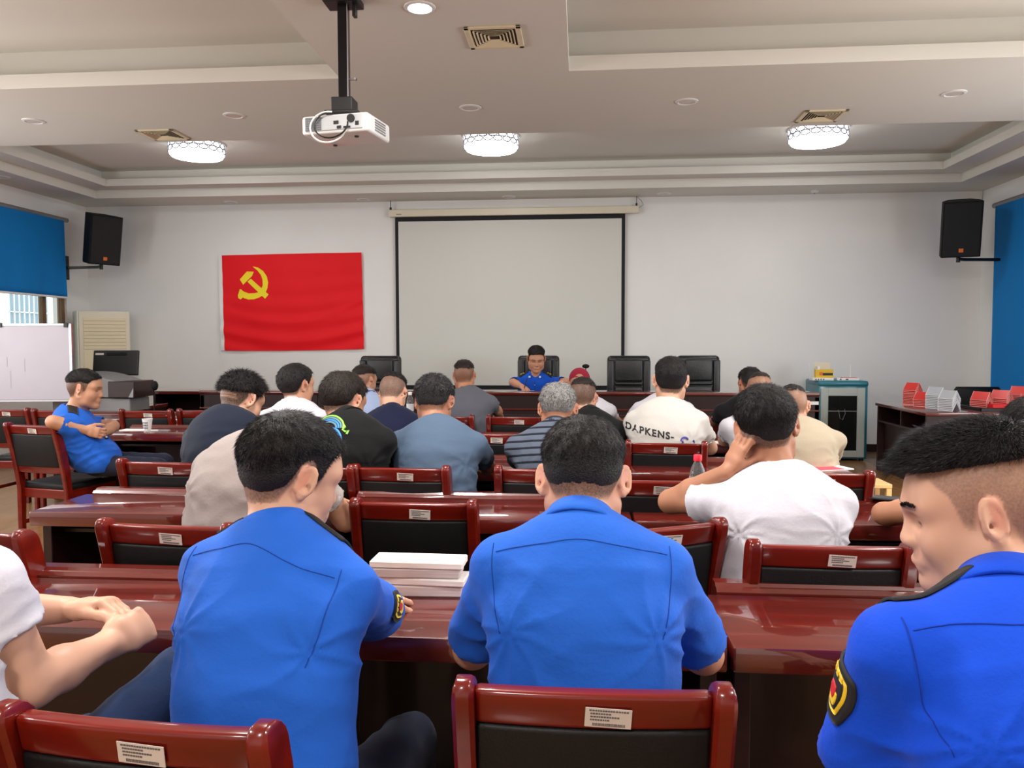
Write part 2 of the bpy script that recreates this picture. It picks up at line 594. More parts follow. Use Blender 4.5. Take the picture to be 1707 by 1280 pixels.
# ---------------------------------------------------------------- projector on its pole
PX, PY = -1.325, 4.4
pm = thing('projector_mount', 'black ceiling pole carrying the projector', 'mount', (PX, PY, Z1))
MB().box((-0.10, -0.07, -0.035), (0.10, 0.07, 0), 0.006).build('ceiling_plate', m_black, pm)
MB().box((0.055, -0.02, -0.10), (0.075, 0.02, -0.03), 0.003).build('plate_bolt', m_black, pm)
MB().box((-0.028, -0.028, -0.56), (0.028, 0.028, -0.03), 0.006).build('pole', pmat('black_gloss_metal', (18, 18, 20), 0.22, metal=0.4), pm)
MB().box((0.026, -0.03, -0.56), (0.031, -0.018, -0.03)).build('pole_edge', m_steel, pm)
MB().cyl((0.026, 0, -0.44), (0.07, 0, -0.44), 0.006).box((0.06, -0.012, -0.446), (0.07, 0.012, -0.434)).build('wing_screw', m_steel, pm)
MB().box((-0.06, -0.06, -0.63), (0.06, 0.06, -0.55), 0.005).box((-0.09, -0.09, -0.648), (0.10, 0.09, -0.63), 0.004).build('clamp', m_black, pm)
pj = thing('projector', 'white ceiling projector with dangling cables', 'projector', (PX+0.0, PY+0.02, Z1-0.65), math.radians(-10))
MB().box((-0.20, -0.14, -0.115), (0.20, 0.16, -0.012), 0.016, 3).build('body', m_white, pj, True)
MB().box((-0.175, -0.146, -0.10), (0.17, -0.139, -0.022), 0.004).build('rear_panel', pmat('projector_rear', (186, 188, 190), 0.4), pj)
g = MB()
for k in range(9):
    g.box((-0.172+k*0.011, -0.149, -0.096), (-0.165+k*0.011, -0.145, -0.026))
for k in range(6):
    g.box((-0.172, -0.150, -0.094+k*0.012), (-0.075, -0.146, -0.089+k*0.012))
g.build('intake_grille', pmat('grille_grey', (110, 112, 116), 0.5), pj)
g = MB()
for k in range(5):
    g.box((0.2, -0.05+0.0, -0.092+k*0.014), (0.203, 0.09, -0.085+k*0.014))
g.build('side_vent', m_grey, pj)
MB().cyl((0.105, -0.156, -0.045), (0.105, -0.142, -0.045), 0.022).build('power_socket', m_black, pj)
MB().box((0.13, -0.150, -0.082), (0.15, -0.145, -0.062)).box((0.06, -0.150, -0.095), (0.10, -0.145, -0.085)).box((0.0, -0.150, -0.07), (0.03, -0.145, -0.052)).box((0.02, -0.15, -0.095), (0.045, -0.145, -0.08)).build('ports', m_black, pj)
MB().cyl((0.09, -0.05, -0.122), (0.09, -0.05, -0.114), 0.012).cyl((-0.12, 0.1, -0.122), (-0.12, 0.1, -0.114), 0.012).build('foot_screw', m_black, pj)
loop = lambda cx, cz, rx, rz_, y, a0, a1: [(cx+rx*math.cos(math.radians(a0+(a1-a0)*i/20)), y-0.03*math.sin(PI*i/20), cz+rz_*math.sin(math.radians(a0+(a1-a0)*i/20))) for i in range(21)]
MB().tube(loop(-0.02, -0.09, 0.10, 0.085, -0.16, 80, 340), 0.005, 6).build('white_cable', m_white, pj, True)
MB().tube(loop(0.0, -0.08, 0.095, 0.075, -0.165, 110, 370), 0.0045, 6).build('black_cable', m_black, pj, True)

# ---------------------------------------------------------------- far wall: screen, flag, loudspeakers
scn = thing('projection_screen', 'large pulled down projection screen with black border', 'screen', (0, YB, 0))
MB().box((-2.58, -0.10, 3.13), (0.76, -0.02, 3.225), 0.01).build('screen_case', m_ivory, scn)
MB().box((-2.50, -0.05, 0.80), (0.585, -0.042, 3.14)).build('black_border', m_blackedge, scn)
MB().box((-2.455, -0.055, 0.86), (0.54, -0.050, 3.07)).build('white_canvas', m_screen, scn)
MB().cyl((-2.52, -0.05, 0.80), (0.60, -0.05, 0.80), 0.018).build('bottom_bar', m_black, scn)
for x in (-2.555, 0.73):
    MB().box((x-0.012, -0.08, 3.22), (x+0.012, -0.05, 3.26)).box((x-0.004, -0.07, 3.26), (x+0.004, -0.06, 3.35)).build('hanging_hook', m_black, scn)
MB().box((-2.47, -0.102, 3.155), (-2.40, -0.1, 3.167)).build('nameplate', m_grey, scn)
MB().tube([(0.73, -0.05, 3.35), (0.79, -0.06, 3.30), (0.82, -0.06, 3.24), (0.76, -0.06, 3.2)], 0.004, 6).build('cable', m_grey, scn)

# flag
FX0, FX1, FZ0, FZ1 = -4.955, -2.975, 1.335, 2.65


def flag_pt(u, v, off=0.0):
    x = FX0+(FX1-FX0)*u+0.015*(1-v)*(1-u)+0.02*(1-v)*u
    z = FZ0+(FZ1-FZ0)*v+0.018*u-0.012*math.sin(PI*u)*(1-v)+0.01*math.sin(PI*u)*v*0.3
    s = 1-v
    d = 0.006*math.sin(v*38+5*math.sin(PI*u)*s)*(0.25+s)+0.010*math.exp(-((v-0.12-0.35*(u-0.5)**2)/0.05)**2)+0.009*math.exp(-((v-0.30-0.7*(u-0.45)**2)/0.04)**2)
    d += 0.004*math.sin(u*21+v*6)
    return Vector((x, YB-0.03-d-off, z))


fl = thing('flag', 'large red flag with yellow emblem pinned to the far wall', 'flag', (0, 0, 0))


def grid_mesh(name, fn, nu, nv, mat, parent, th=0.003):
    V, F = [], []
    for off in (0.0, -th):
        for j in range(nv+1):
            for i in range(nu+1):
                p = fn(i/nu, j/nv)
                V.append((p.x, p.y-off, p.z))
    n1 = (nu+1)*(nv+1)
    for j in range(nv):
        for i in range(nu):
            a = j*(nu+1)+i
            F.append((a, a+1, a+nu+2, a+nu+1))
            F.append((n1+a+nu+1, n1+a+nu+2, n1+a+1, n1+a))
    return npmesh(name, V, F, mat, parent)


grid_mesh('cloth', flag_pt, 90, 70, m_flag, fl)
grid_mesh('hoist_sleeve', lambda u, v: flag_pt(-0.022+0.024*u, v, 0.001), 3, 40, m_white, fl)
MB().tube([flag_pt(-0.02, 0.0), flag_pt(-0.04, -0.02), flag_pt(-0.015, -0.05), flag_pt(-0.01, -0.12), flag_pt(-0.02, -0.16)], 0.003, 5).build('tie_cord', m_white, fl)

# hammer and sickle emblem: outlines in emblem units, laid on the cloth
def emblem(poly, name):
    b = bmesh.new()
    vs = [b.verts.new((p[0], p[1], 0)) for p in poly]
    f = b.faces.new(vs)
    bmesh.ops.triangulate(b, faces=[f])
    bmesh.ops.subdivide_edges(b, edges=b.edges, cuts=2)
    for v in b.verts:
        v.co = flag_pt(v.co.x, v.co.y, 0.006)
    me = bpy.data.meshes.new(name)
    b.to_mesh(me)
    b.free()
    return link(name, me, m_yellow, fl, smooth=True)


def ez(x, y):            # emblem pixel (in the enlarged crop of the photo) to flag u, v
    return ((x-65)/(812-65), 1-(y-78)/(585-78))


out = [(232, 140), (262, 147), (288, 165), (306, 193), (313, 225), (309, 255), (298, 277)]
inn = [(272, 268), (284, 240), (283, 212), (275, 186), (258, 162)]
emblem([ez(*p) for p in out+[(282, 294)]+[(262, 304), (236, 313), (205, 314), (180, 306), (163, 292), (157, 281), (168, 262), (182, 272), (208, 282), (238, 281), (258, 276)]+inn], 'sickle')
emblem([ez(*p) for p in [(172, 262)]+[(160, 258), (148, 290), (150, 306), (163, 313), (174, 304), (180, 290)]], 'sickle_handle')
emblem([ez(*p) for p in [(162, 207), (201, 166), (238, 168), (228, 190), (180, 236)]], 'hammer_head')
emblem([ez(*p) for p in [(203, 220), (221, 204), (313, 288), (294, 311)]], 'hammer_handle')


def loudspeaker(loc, rz, pitch, label, side):
    t = thing('loudspeaker', label, 'loudspeaker', loc, 0, 'wall loudspeakers')
    Rm = Matrix.Scale(1.1, 4) @ Matrix.Rotation(rz, 4, 'Z') @ Matrix.Rotation(pitch, 4, 'X')
    # front faces local -Y, cabinet tapers to the rear
    pts = [(-0.185, -0.17), (0.185, -0.17), (0.185, -0.02), (0.11, 0.17), (-0.11, 0.17), (-0.185, -0.02)]
    MB().prism(pts, -0.29, 0.29, 0.008).xf(Rm).build('cabinet', m_blackm, t)
    gr = MB().box((-0.172, -0.183, -0.278), (0.172, -0.168, 0.278), 0.008).xf(Rm).build('grille', m_grille, t)
    MB().box((-0.022, -0.187, -0.235), (0.022, -0.182, -0.195), 0.002).xf(Rm).build('orange_badge', m_orange, gr)
    # bracket to the side wall
    wx = (XL if side < 0 else XR)-loc[0]
    br = MB()
    br.box((min(wx-side*0.004, wx-side*0.034), 0.12, -0.52), (max(wx-side*0.004, wx-side*0.034), 0.2, -0.20), 0.004)
    br.build('wall_plate', m_black, t)
    MB().tube([(wx-side*0.02, 0.16, -0.36), (0.1*side, 0.10, -0.36), (0, 0.02, -0.36)], 0.02, 8).cyl((0, 0.02, -0.40), (0, 0.02, -0.27), 0.022).build('bracket_arm', m_black, t, True)
    return t


loudspeaker(at(166, 398, 9.95), math.radians(56), math.radians(12), 'black loudspeaker on wall bracket beside the left blind', -1)
loudspeaker(at(1600, 380, 9.75), math.radians(-17), math.radians(14), 'black loudspeaker on wall bracket beside the right blind', 1)
tag(MB().tube([(XR-0.02, YB-0.02, 3.34), (XR-0.06, YB-0.04, 3.1), (XR-0.05, YB-0.03, 2.8), (XR-0.08, YB-0.1, 2.45)], 0.008, 6).build('speaker_cable', m_white, None, True), 'white cable running down the corner behind the right loudspeaker', 'cable')
# ================================================================ furniture
# ---- conference chair: local origin on the floor under the seat, facing +Y
def post_path(x):
    return [(x, -0.20, 0.0), (x, -0.20, 0.22), (x, -0.195, 0.44), (x, -0.21, 0.56), (x, -0.235, 0.70), (x, -0.262, 0.82), (x, -0.275, 0.868)]


def back_post(x):
    mb = MB()
    P = post_path(x)
    b = bmesh.new()
    rings = []
    hw, hd = 0.0175, [0.022, 0.023, 0.027, 0.030, 0.033, 0.037, 0.037]
    for (px, py, pz), d in zip(P, hd):
        c = 0.007
        rings.append([b.verts.new((px+sx, py+sy, pz)) for sx, sy in
                      ((-hw+c, -d), (hw-c, -d), (hw, -d+c), (hw, d-c), (hw-c, d), (-hw+c, d), (-hw, d-c), (-hw, -d+c))])
    for k in range(1, 5):                      # rounded top
        a = k*PI/2/4
        px, py, pz = x, -0.275-0.004*k, 0.868+0.036*math.sin(a)
        s = math.cos(a)*0.92+0.08
        d = 0.037*s
        h2 = hw*(0.5+0.5*s)
        c = 0.007*s
        rings.append([b.verts.new((px+sx, py+sy, pz)) for sx, sy in
                      ((-h2+c, -d), (h2-c, -d), (h2, -d+c), (h2, d-c), (h2-c, d), (-h2+c, d), (-h2, d-c), (-h2, -d+c))])
    for A, B in zip(rings, rings[1:]):
        for k in range(8):
            b.faces.new((A[k], A[(k+1) % 8], B[(k+1) % 8], B[k]))
    b.faces.new(list(reversed(rings[0])))
    b.faces.new(rings[-1])
    mb._add(b)
    return mb


def slab_back(z0, z1, y0, y1, hw, th, bev, crown=0.0):
    """A slightly bowed board between the back posts from (y0, z0) to (y1, z1)."""
    b = bmesh.new()
    n = 10
    rows = []
    for i in range(n+1):
        x = -hw+2*hw*i/n
        bow = -0.012*(1-(2*i/n-1)**2)
        cr = crown*(1-(2*i/n-1)**2)
        rows.append([b.verts.new((x, y0+bow-th, z0)), b.verts.new((x, y1+bow-th, z1+cr)), b.verts.new((x, y1+bow+th, z1+cr)), b.verts.new((x, y0+bow+th, z0))])
    for A, B in zip(rows, rows[1:]):
        for k in range(4):
            b.faces.new((A[k], B[k], B[(k+1) % 4], A[(k+1) % 4]))
    b.faces.new(rows[0])
    b.faces.new(list(reversed(rows[-1])))
    bmesh.ops.recalc_face_normals(b, faces=b.faces)
    if bev:
        es = [e for e in b.edges if len(e.link_faces) == 2 and e.link_faces[0].normal.angle(e.link_faces[1].normal) > 0.8]
        bmesh.ops.bevel(b, geom=es, offset=bev, segments=3, affect='EDGES', profile=0.5)
    m = MB()
    m._add(b)
    return m


def make_chair():
    t = thing('conference_chair', '', 'chair', (0, 0, 0), 0, 'dark red conference chairs')
    HW = 0.2025
    for s in (-1, 1):
        back_post(s*HW).build('back_post', m_wood, t, True)
    slab_back(0.825, 0.885, -0.262, -0.275, HW-0.015, 0.017, 0.009, 0.002).build('top_rail', m_wood, t, True)
    slab_back(0.60, 0.826, -0.222, -0.262, HW-0.016, 0.02, 0.009).build('back_pad', m_leather, t, True)
    slab_back(0.555, 0.605, -0.212, -0.222, HW-0.015, 0.014, 0.004).build('lower_rail', m_wood, t, True)
    MB().box((-0.205, -0.185, 0.43), (0.205, 0.235, 0.483), 0.02, 3).build('seat_pad', m_leather, t, True)
    MB().box((-0.20, -0.19, 0.375), (0.20, 0.225, 0.44), 0.006).build('seat_apron', m_wood, t)
    for s in (-1, 1):
        MB().box((s*0.185-0.018, 0.19, 0), (s*0.185+0.018, 0.228, 0.38), 0.004).build('front_leg', m_wood, t)
        MB().box((s*0.195-0.011, -0.19, 0.19), (s*0.195+0.011, 0.2, 0.22), 0.003).build('side_stretcher', m_wood, t)
    lb = MB().box((0.0, -0.0012, -0.017), (0.072, 0.0, 0.017))
    Rl = Matrix.Translation((-0.012, -0.2995, 0.852)) @ Matrix.Rotation(math.radians(12), 4, 'X') @ Matrix.Rotation(math.radians(3), 4, 'Y')
    lo = lb.xf(Rl).build('asset_sticker', m_label, t)
    pr = MB()
    for k, (a, b_) in enumerate(((0.006, 0.066), (0.008, 0.04), (0.008, 0.05), (0.008, 0.036))):
        x = a
        r2 = random.Random(k)
        while x < b_:
            dx = 0.0022+r2.random()*0.002
            pr.box((x, -0.0017, 0.0115-k*0.0055), (x+dx, -0.0012, 0.0142-k*0.0055))
            x += dx+0.0008
    x = 0.012
    r2 = random.Random(9)
    while x < 0.062:
        dx = 0.0006+r2.random()*0.0013
        pr.box((x, -0.0017, -0.0145), (x+dx, -0.0012, -0.0095))
        x += dx+0.0007
    pr.xf(Rl).build('sticker_print', m_labelp, lo)
    return t


chair0 = make_chair()
chair_used = [False]


def chair(x, y, rz_deg, label):
    """x, y is the middle of the back at its top."""
    rz = math.radians(rz_deg)
    dx, dy = -math.sin(rz)*(-0.275), math.cos(rz)*(-0.275)
    loc = (x-dx, y-dy, 0)
    if not chair_used[0]:
        chair_used[0] = True
        chair0.location = loc
        chair0.rotation_euler = (0, 0, rz)
        chair0['label'] = label
        return chair0
    return dup(chair0, loc, rz, label)


# front row
chair(0.02, 1.22, 1, 'dark red chair nearest the camera, right behind the central man in blue')
chair(-0.64, 1.06, -4, 'dark red chair behind the blue shirted man turning right, nearest on the left')
# second row
chair(0.67, 2.15, 0, 'empty dark red chair pushed against the front desk between white tee and profile man')
chair(-0.565, 2.625, 0, 'empty dark red chair with sticker framed between the two front blue shirts')
chair(0.235, 2.32, 26, 'dark red chair turned askew under the cheek leaning man in white')
chair(-1.235, 2.24, -4, 'dark red chair behind the left front blue shirt, beside the greige tee')
chair(-1.78, 2.13, -10, 'dark red chair cut off at the left edge with one tall rounded post')
# third row
chair(-1.91, 3.44, -4, 'dark red chair under the navy tee man with the stepped haircut')
chair(-1.20, 3.36, -2, 'dark red chair under the man in the black printed shirt')
chair(-0.78, 3.36, -2, 'dark red chair with sticker directly behind the slate blue tee')
chair(-0.15, 3.37, 0, 'dark red chair behind the striped polo, half hidden by the central head')
chair(0.30, 3.12, 0, 'dark red chair right of the central head with pale sticker on its rail')
chair(0.99, 3.35, 0, 'empty dark red chair beside the pale pine stool')
# fourth row
chair(0.465, 4.30, -4, 'dark red chair behind the white tee with lettering')
chair(-0.52, 4.66, 0, 'dark red chair between slate blue tee and striped polo, lower of the two there')
chair(-1.13, 4.66, 0, 'dark red chair beyond the black printed shirt, mostly hidden by slate blue tee')
# fifth row
chair(-1.0, 5.75, 0, 'dark red chair under the man in the grey tee, one post showing')
chair(-0.47, 5.75, 0, 'dark red chair between grey tee and grey haired man, upper of the two there')
chair(0.71, 5.72, 0, 'dark red chair right of the lettered white tee, only its post in view')
# just outside the frame, under the people at its edges
chair(0.70, 0.72, 6, 'dark red chair under the flat top haircut man in profile')
chair(-1.09, 0.92, 2, 'dark red chair under the man with clasped bare hands at the left edge')
chair(1.54, 2.27, 4, 'dark red chair under the man whose forearm lies by the phone')
# left wing
chair(-3.66, 4.95, -12, 'dark red chair under the uniformed man sitting sideways, whole back in view')
chair(-4.52, 4.72, -8, 'dark red chair at the left edge beside the sideways sitter')
chair(-3.52, 6.1, 2, 'dark red chair facing the far wall behind the paper cup, left one')
chair(-3.06, 6.15, 0, 'dark red chair facing the far wall behind the paper cup, right one')
chair(-4.27, 6.1, 4, 'dark red chair beside the whiteboard, behind the uniformed sitter')
chair(-4.78, 6.15, 0, 'dark red chair in front of the whiteboard at the left edge')


# ---- conference desk: local origin at the front left foot, front edge on y = 0, length along x
def make_desk(L, name='conference_desk'):
    t = thing(name, '', 'desk', (0, 0, 0), 0, 'long conference desks')
    D = 0.37
    MB().box((0.002, 0, 0.70), (L-0.002, D, 0.76), 0.007, 2).build('desk_top', m_desk, t, True)
    # raised ledge with a stepped moulding
    prof = [(0.0, 0.0), (0.0, 0.007), (0.012, 0.016), (0.022, 0.016), (0.03, 0.024), (0.07, 0.024), (0.078, 0.018), (0.078, -0.05), (0.0, -0.05)]
    b = bmesh.new()
    vs = [[b.verts.new((x, D+0.004+p[0], 0.757+p[1])) for p in prof] for x in (0.03, L-0.03)]
    n = len(prof)
    for k in range(n):
        b.faces.new((vs[0][k], vs[0][(k+1) % n], vs[1][(k+1) % n], vs[1][k]))
    b.faces.new(vs[0])
    b.faces.new(list(reversed(vs[1])))
    m = MB()
    m._add(b)
    m.build('back_ledge', m_desk, t)
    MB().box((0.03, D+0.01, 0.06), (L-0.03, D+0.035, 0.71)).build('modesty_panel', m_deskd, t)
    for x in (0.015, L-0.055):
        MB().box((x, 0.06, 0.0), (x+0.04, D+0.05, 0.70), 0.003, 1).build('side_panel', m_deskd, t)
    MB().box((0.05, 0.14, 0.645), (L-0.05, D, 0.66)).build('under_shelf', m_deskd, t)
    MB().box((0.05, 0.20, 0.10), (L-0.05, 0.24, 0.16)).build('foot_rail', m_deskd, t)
    return t


desk0 = make_desk(1.2)
desk_used = [False]


def desk(x, y, label, rz=0.0, z=0.0):
    if not desk_used[0]:
        desk_used[0] = True
        desk0.location = (x, y, z)
        desk0.rotation_euler = (0, 0, rz)
        desk0['label'] = label
        return desk0
    return dup(desk0, (x, y, z), rz, label)


desk(-0.872, 1.735, 'glossy red desk in front of the central man in blue')
desk(-2.075, 1.735, 'glossy red desk at the left edge under the clasped bare hands')
desk(0.335, 1.735, 'glossy red desk in front of the profile man, reflecting the screen')
desk(-2.205, 2.94, 'glossy red desk with free left corner beside the greige tee')
desk(-1.0, 2.95, 'glossy red desk beyond the empty middle chair')
desk(0.205, 2.96, 'glossy red desk in front of the cheek leaning man, holding a red capped bottle')
desk(1.41, 2.96, 'glossy red desk with a phone, under the outstretched forearm at right')
desk(-2.21, 4.10, 'dark red desk in front of the navy tee man with the stepped haircut')
desk(-1.0, 4.09, 'dark red desk in front of the slate blue tee')
desk(0.205, 4.08, 'dark red desk between the central head and the empty right chair, bearing a pink booklet')
desk(-2.21, 5.28, 'dark red desk in front of the white shirted man on the left')
desk(-1.0, 5.27, 'dark red desk in front of the grey haired man')
desk(0.205, 5.24, 'dark red desk in front of the lettered white tee')
desk(-2.2, 6.42, 'dark red desk in front of the man in pale blue')
desk(-0.99, 6.40, 'dark red desk in front of the grey tee with a bottle beside it')
desk(0.22, 6.40, 'dark red desk in front of the red capped man')
desk(-3.62, 5.60, 'dark red wing desk holding the white paper cup')
desk(-4.84, 6.72, 'dark red wing desk left below the whiteboard')
desk(-3.62, 6.72, 'dark red wing desk beside the lectern')

# ---- head table: five boxed front panels and a work top behind
ht = thing('head_table', 'long dark red head table with raised front panel', 'table', (0, 0, 0))
HX0, HX1, HY = -4.27, 2.51, 8.50
MB().box((HX0, HY+0.03, 0.855), (HX1, HY+0.50, 0.893), 0.006).build('work_top', m_desk, ht)
MB().box((HX0, HY-0.03, 0.865), (HX1, HY+0.13, 0.905), 0.012, 3).build('front_cap', m_desk, ht, True)
npan = 5
for k in range(npan):
    a = HX0+(HX1-HX0)*k/npan
    b_ = HX0+(HX1-HX0)*(k+1)/npan
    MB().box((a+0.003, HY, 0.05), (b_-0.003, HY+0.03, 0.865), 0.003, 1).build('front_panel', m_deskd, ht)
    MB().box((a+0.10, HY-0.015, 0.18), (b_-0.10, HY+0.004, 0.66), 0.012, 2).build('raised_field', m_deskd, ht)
MB().box((HX0, HY-0.022, 0.70), (HX1, HY, 0.72), 0.006).build('moulding', m_desk, ht)
for x in (HX0, HX1-0.05):
    MB().box((x, HY, 0.0), (x+0.05, HY+0.48, 0.855), 0.004).build('end_panel', m_deskd, ht)
MB().box((2.41, HY-0.004, 0.775), (2.50, HY, 0.81)).build('white_sticker', m_paper, ht)


# ---- executive chairs
def make_exec():
    t = thing('executive_chair', '', 'chair', (0, 0, 0), 0, 'black executive chairs')
    # backrest faces -Y (towards the hall)
    b = MB()
    b.box((-0.25, -0.03, 0.48), (0.25, 0.07, 1.28), 0.045, 4)
    b.build('backrest', m_leather2, t, True)
    for z0, z1 in ((0.98, 1.235), (0.93, 0.975), (0.60, 0.92)):
        MB().box((-0.16, -0.062, z0), (0.16, -0.02, z1), 0.018, 3).build('back_cushion', m_leather2, t, True)
    for s in (-1, 1):
        MB().box((s*0.21-0.04, -0.058, 0.58), (s*0.21+0.04, -0.02, 1.23), 0.018, 3).build('side_bolster', m_leather2, t, True)
        MB().box((s*0.29-0.03, -0.45, 0.66), (s*0.29+0.03, 0.02, 0.70), 0.012).build('armrest', m_wood, t, True)
        MB().box((s*0.29-0.025, -0.43, 0.40), (s*0.29+0.025, -0.38, 0.66), 0.006).box((s*0.29-0.025, -0.06, 0.40), (s*0.29+0.025, -0.01, 0.66), 0.006).build('arm_support', m_wood, t)
    MB().box((-0.26, -0.50, 0.42), (0.26, 0.02, 0.54), 0.04, 3).build('seat', m_leather2, t, True)
    MB().cyl((0, -0.2, 0.08), (0, -0.2, 0.43), 0.03).build('gas_column', m_black, t, True)
    for k in range(5):
        a = 2*PI*k/5
        MB().tube([(0, -0.2, 0.10), (0.28*math.cos(a), -0.2+0.28*math.sin(a), 0.07)], 0.022, 8).sphere((0.28*math.cos(a), -0.2+0.28*math.sin(a), 0.03), 0.03, 10).build('base_arm', m_black, t, True)
    return t


ex0 = make_exec()
ex0.location = (-2.41, 9.35, -0.01)
ex0['label'] = 'black leather executive chair at the left edge of the screen'
EXC = ((-0.50, 9.45, 0.02, 0, 'black leather executive chair the speaker sits in'),
       (0.565, 9.30, 0.02, 0, 'empty black leather executive chair right of the speaker'),
       (1.385, 9.42, 0.03, 4, 'empty black leather executive chair farthest right at the head table'))
for x, y, z, a, lb in EXC:
    dup(ex0, (x, y, 0), math.radians(a), lb)
ex0.location.z = 0

def side_desk(x, y, L, D, h, label, cat='desk', rz=0):
    t = thing('side_table', label, cat, (x, y, 0), rz)
    MB().box((0, 0, h-0.035), (L, D, h), 0.005).build('table_top', m_desk, t)
    for xx in (0.01, L-0.04):
        MB().box((xx, 0.02, 0), (xx+0.03, D-0.02, h-0.035)).build('side_panel', m_deskd, t)
    MB().box((0.04, D-0.05, 0.2), (L-0.04, D-0.03, h-0.035)).build('back_panel', m_deskd, t)
    return t


# ---- lectern with monitor, side tables, air conditioner, whiteboard
LX, LY = -5.11, 8.1
m_panelgrey = pmat('lectern_grey', (124, 122, 124), 0.5, coat=0.1)
lc = thing('lectern', 'dark red lectern with grey slanted desk panel', 'lectern', (LX, LY, 0))
MB().box((-0.40, -0.22, 0.0), (0.30, 0.05, 0.64), 0.006).build('base_cabinet', m_deskd, lc)
MB().prism([(-0.44, -0.28), (0.42, -0.28), (0.44, 0.06), (-0.46, 0.06)], 0.72, 0.86, 0.01).build('drawer_band', m_panelgrey, lc)
MB().prism([(-0.40, -0.20), (0.34, -0.20), (0.36, 0.05), (-0.41, 0.05)], 0.64, 0.72, 0.006).build('lower_shelf', m_deskd, lc)
tp = bmesh.new()
topo = []
for i in range(17):
    u = i/16
    x = -0.54+1.03*u
    zt = 1.03+0.085*math.sin(PI*min(1, u*1.05))-(0.05*u*u)
    topo.append((x, zt))
vs0 = [tp.verts.new((x, -0.34+0.04*math.sin(PI*(x+0.54)/1.03), 0.875)) for x, z in topo]
vs1 = [tp.verts.new((x, -0.33+0.02*math.sin(PI*(x+0.54)/1.03), z)) for x, z in topo]
vs2 = [tp.verts.new((x*0.98, 0.06, z+0.03)) for x, z in topo]
vs3 = [tp.verts.new((x*0.98, 0.06, 0.88)) for x, z in topo]
for A, B in ((vs0, vs1), (vs1, vs2), (vs2, vs3), (vs3, vs0)):
    for i in range(16):
        tp.faces.new((A[i], A[i+1], B[i+1], B[i]))
tp.faces.new([vs0[0], vs1[0], vs2[0], vs3[0]])
tp.faces.new([vs0[-1], vs1[-1], vs2[-1], vs3[-1]])
mm = MB()
mm._add(tp)
mm.build('slanted_top', m_panelgrey, lc, True)
MB().prism([(0.22, -0.345), (0.50, -0.33), (0.49, 0.07), (0.22, 0.07)], 0.87, 1.04, 0.008).build('side_wing', m_deskd, lc)
mo = thing('monitor', 'black computer monitor standing on the lectern', 'monitor', (-5.16, 8.34, 1.10), math.radians(8))
MB().box((-0.245, -0.02, -0.02), (0.245, 0.02, 0.26), 0.008).xf(Matrix.Rotation(math.radians(-10), 4, 'X')).build('screen_back', m_black, mo)
MB().box((-0.10, -0.028, 0.20), (0.12, -0.015, 0.235), 0.003).xf(Matrix.Rotation(math.radians(-10), 4, 'X')).build('rear_vent', m_blackm, mo)
MB().box((-0.22, -0.025, 0.205), (-0.13, -0.018, 0.228)).xf(Matrix.Rotation(math.radians(-10), 4, 'X')).build('sticker', m_label, mo)
MB().box((-0.03, 0.0, -0.345), (0.03, 0.03, 0.02)).box((-0.12, -0.06, -0.355), (0.12, 0.1, -0.34)).build('stand', m_black, mo)
side_desk(-5.6, 8.22, 0.86, 0.45, 0.745, 'dark low table behind the lectern carrying the monitor')
mc = thing('microphone', 'black gooseneck microphone at the side of the lectern', 'microphone', (-4.50, 7.95, 0))
MB().tube([(0, 0, 0.3), (0, 0, 0.9), (0.0, -0.01, 1.0), (0.02, -0.03, 1.02)], 0.008, 8).build('stand', m_black, mc, True)
MB().sphere((0.04, -0.05, 0.99), 0.035, 14, (1, 1, 1.5)).build('foam_head', m_blackm, mc, True)
MB().cyl((0, 0, 0), (0, 0, 0.03), 0.11).cyl((0, 0, 0.03), (0, 0, 0.31), 0.012).build('floor_base', m_black, mc, True)


side_desk(-5.15, 9.05, 0.86, 0.5, 0.86, 'dark side table between lectern and head table')
ac = thing('air_conditioner', 'tall cream floor standing air conditioner in the far left corner', 'air conditioner', (-6.45, 10.12, 0), math.radians(41))
MB().box((-0.31, -0.17, 0.0), (0.33, 0.2, 1.87), 0.015).build('cabinet', pmat('ac_white', (226, 228, 218), 0.45), ac, True)
MB().box((-0.29, -0.19, 0.55), (0.32, -0.165, 1.86), 0.012).build('front_frame', m_ivory, ac, True)
for k in range(9):
    MB().box((-0.24, -0.20, 1.36+k*0.047), (0.27, -0.188, 1.40+k*0.047), 0.003, 1).build('outlet_louvre', m_cream, ac)
MB().box((-0.24, -0.196, 0.62), (0.27, -0.188, 1.34), 0.004, 1).build('front_panel', m_cream, ac)
MB().box((-0.06, -0.202, 1.14), (0.16, -0.195, 1.19), 0.003, 1).build('display', m_black, ac)
MB().box((0.02, -0.2, 1.24), (0.08, -0.195, 1.285)).build('emblem', m_grey, ac)
MB().box((-0.28, -0.19, 0.03), (0.3, -0.168, 0.53), 0.008).build('lower_grille', m_ivory, ac)

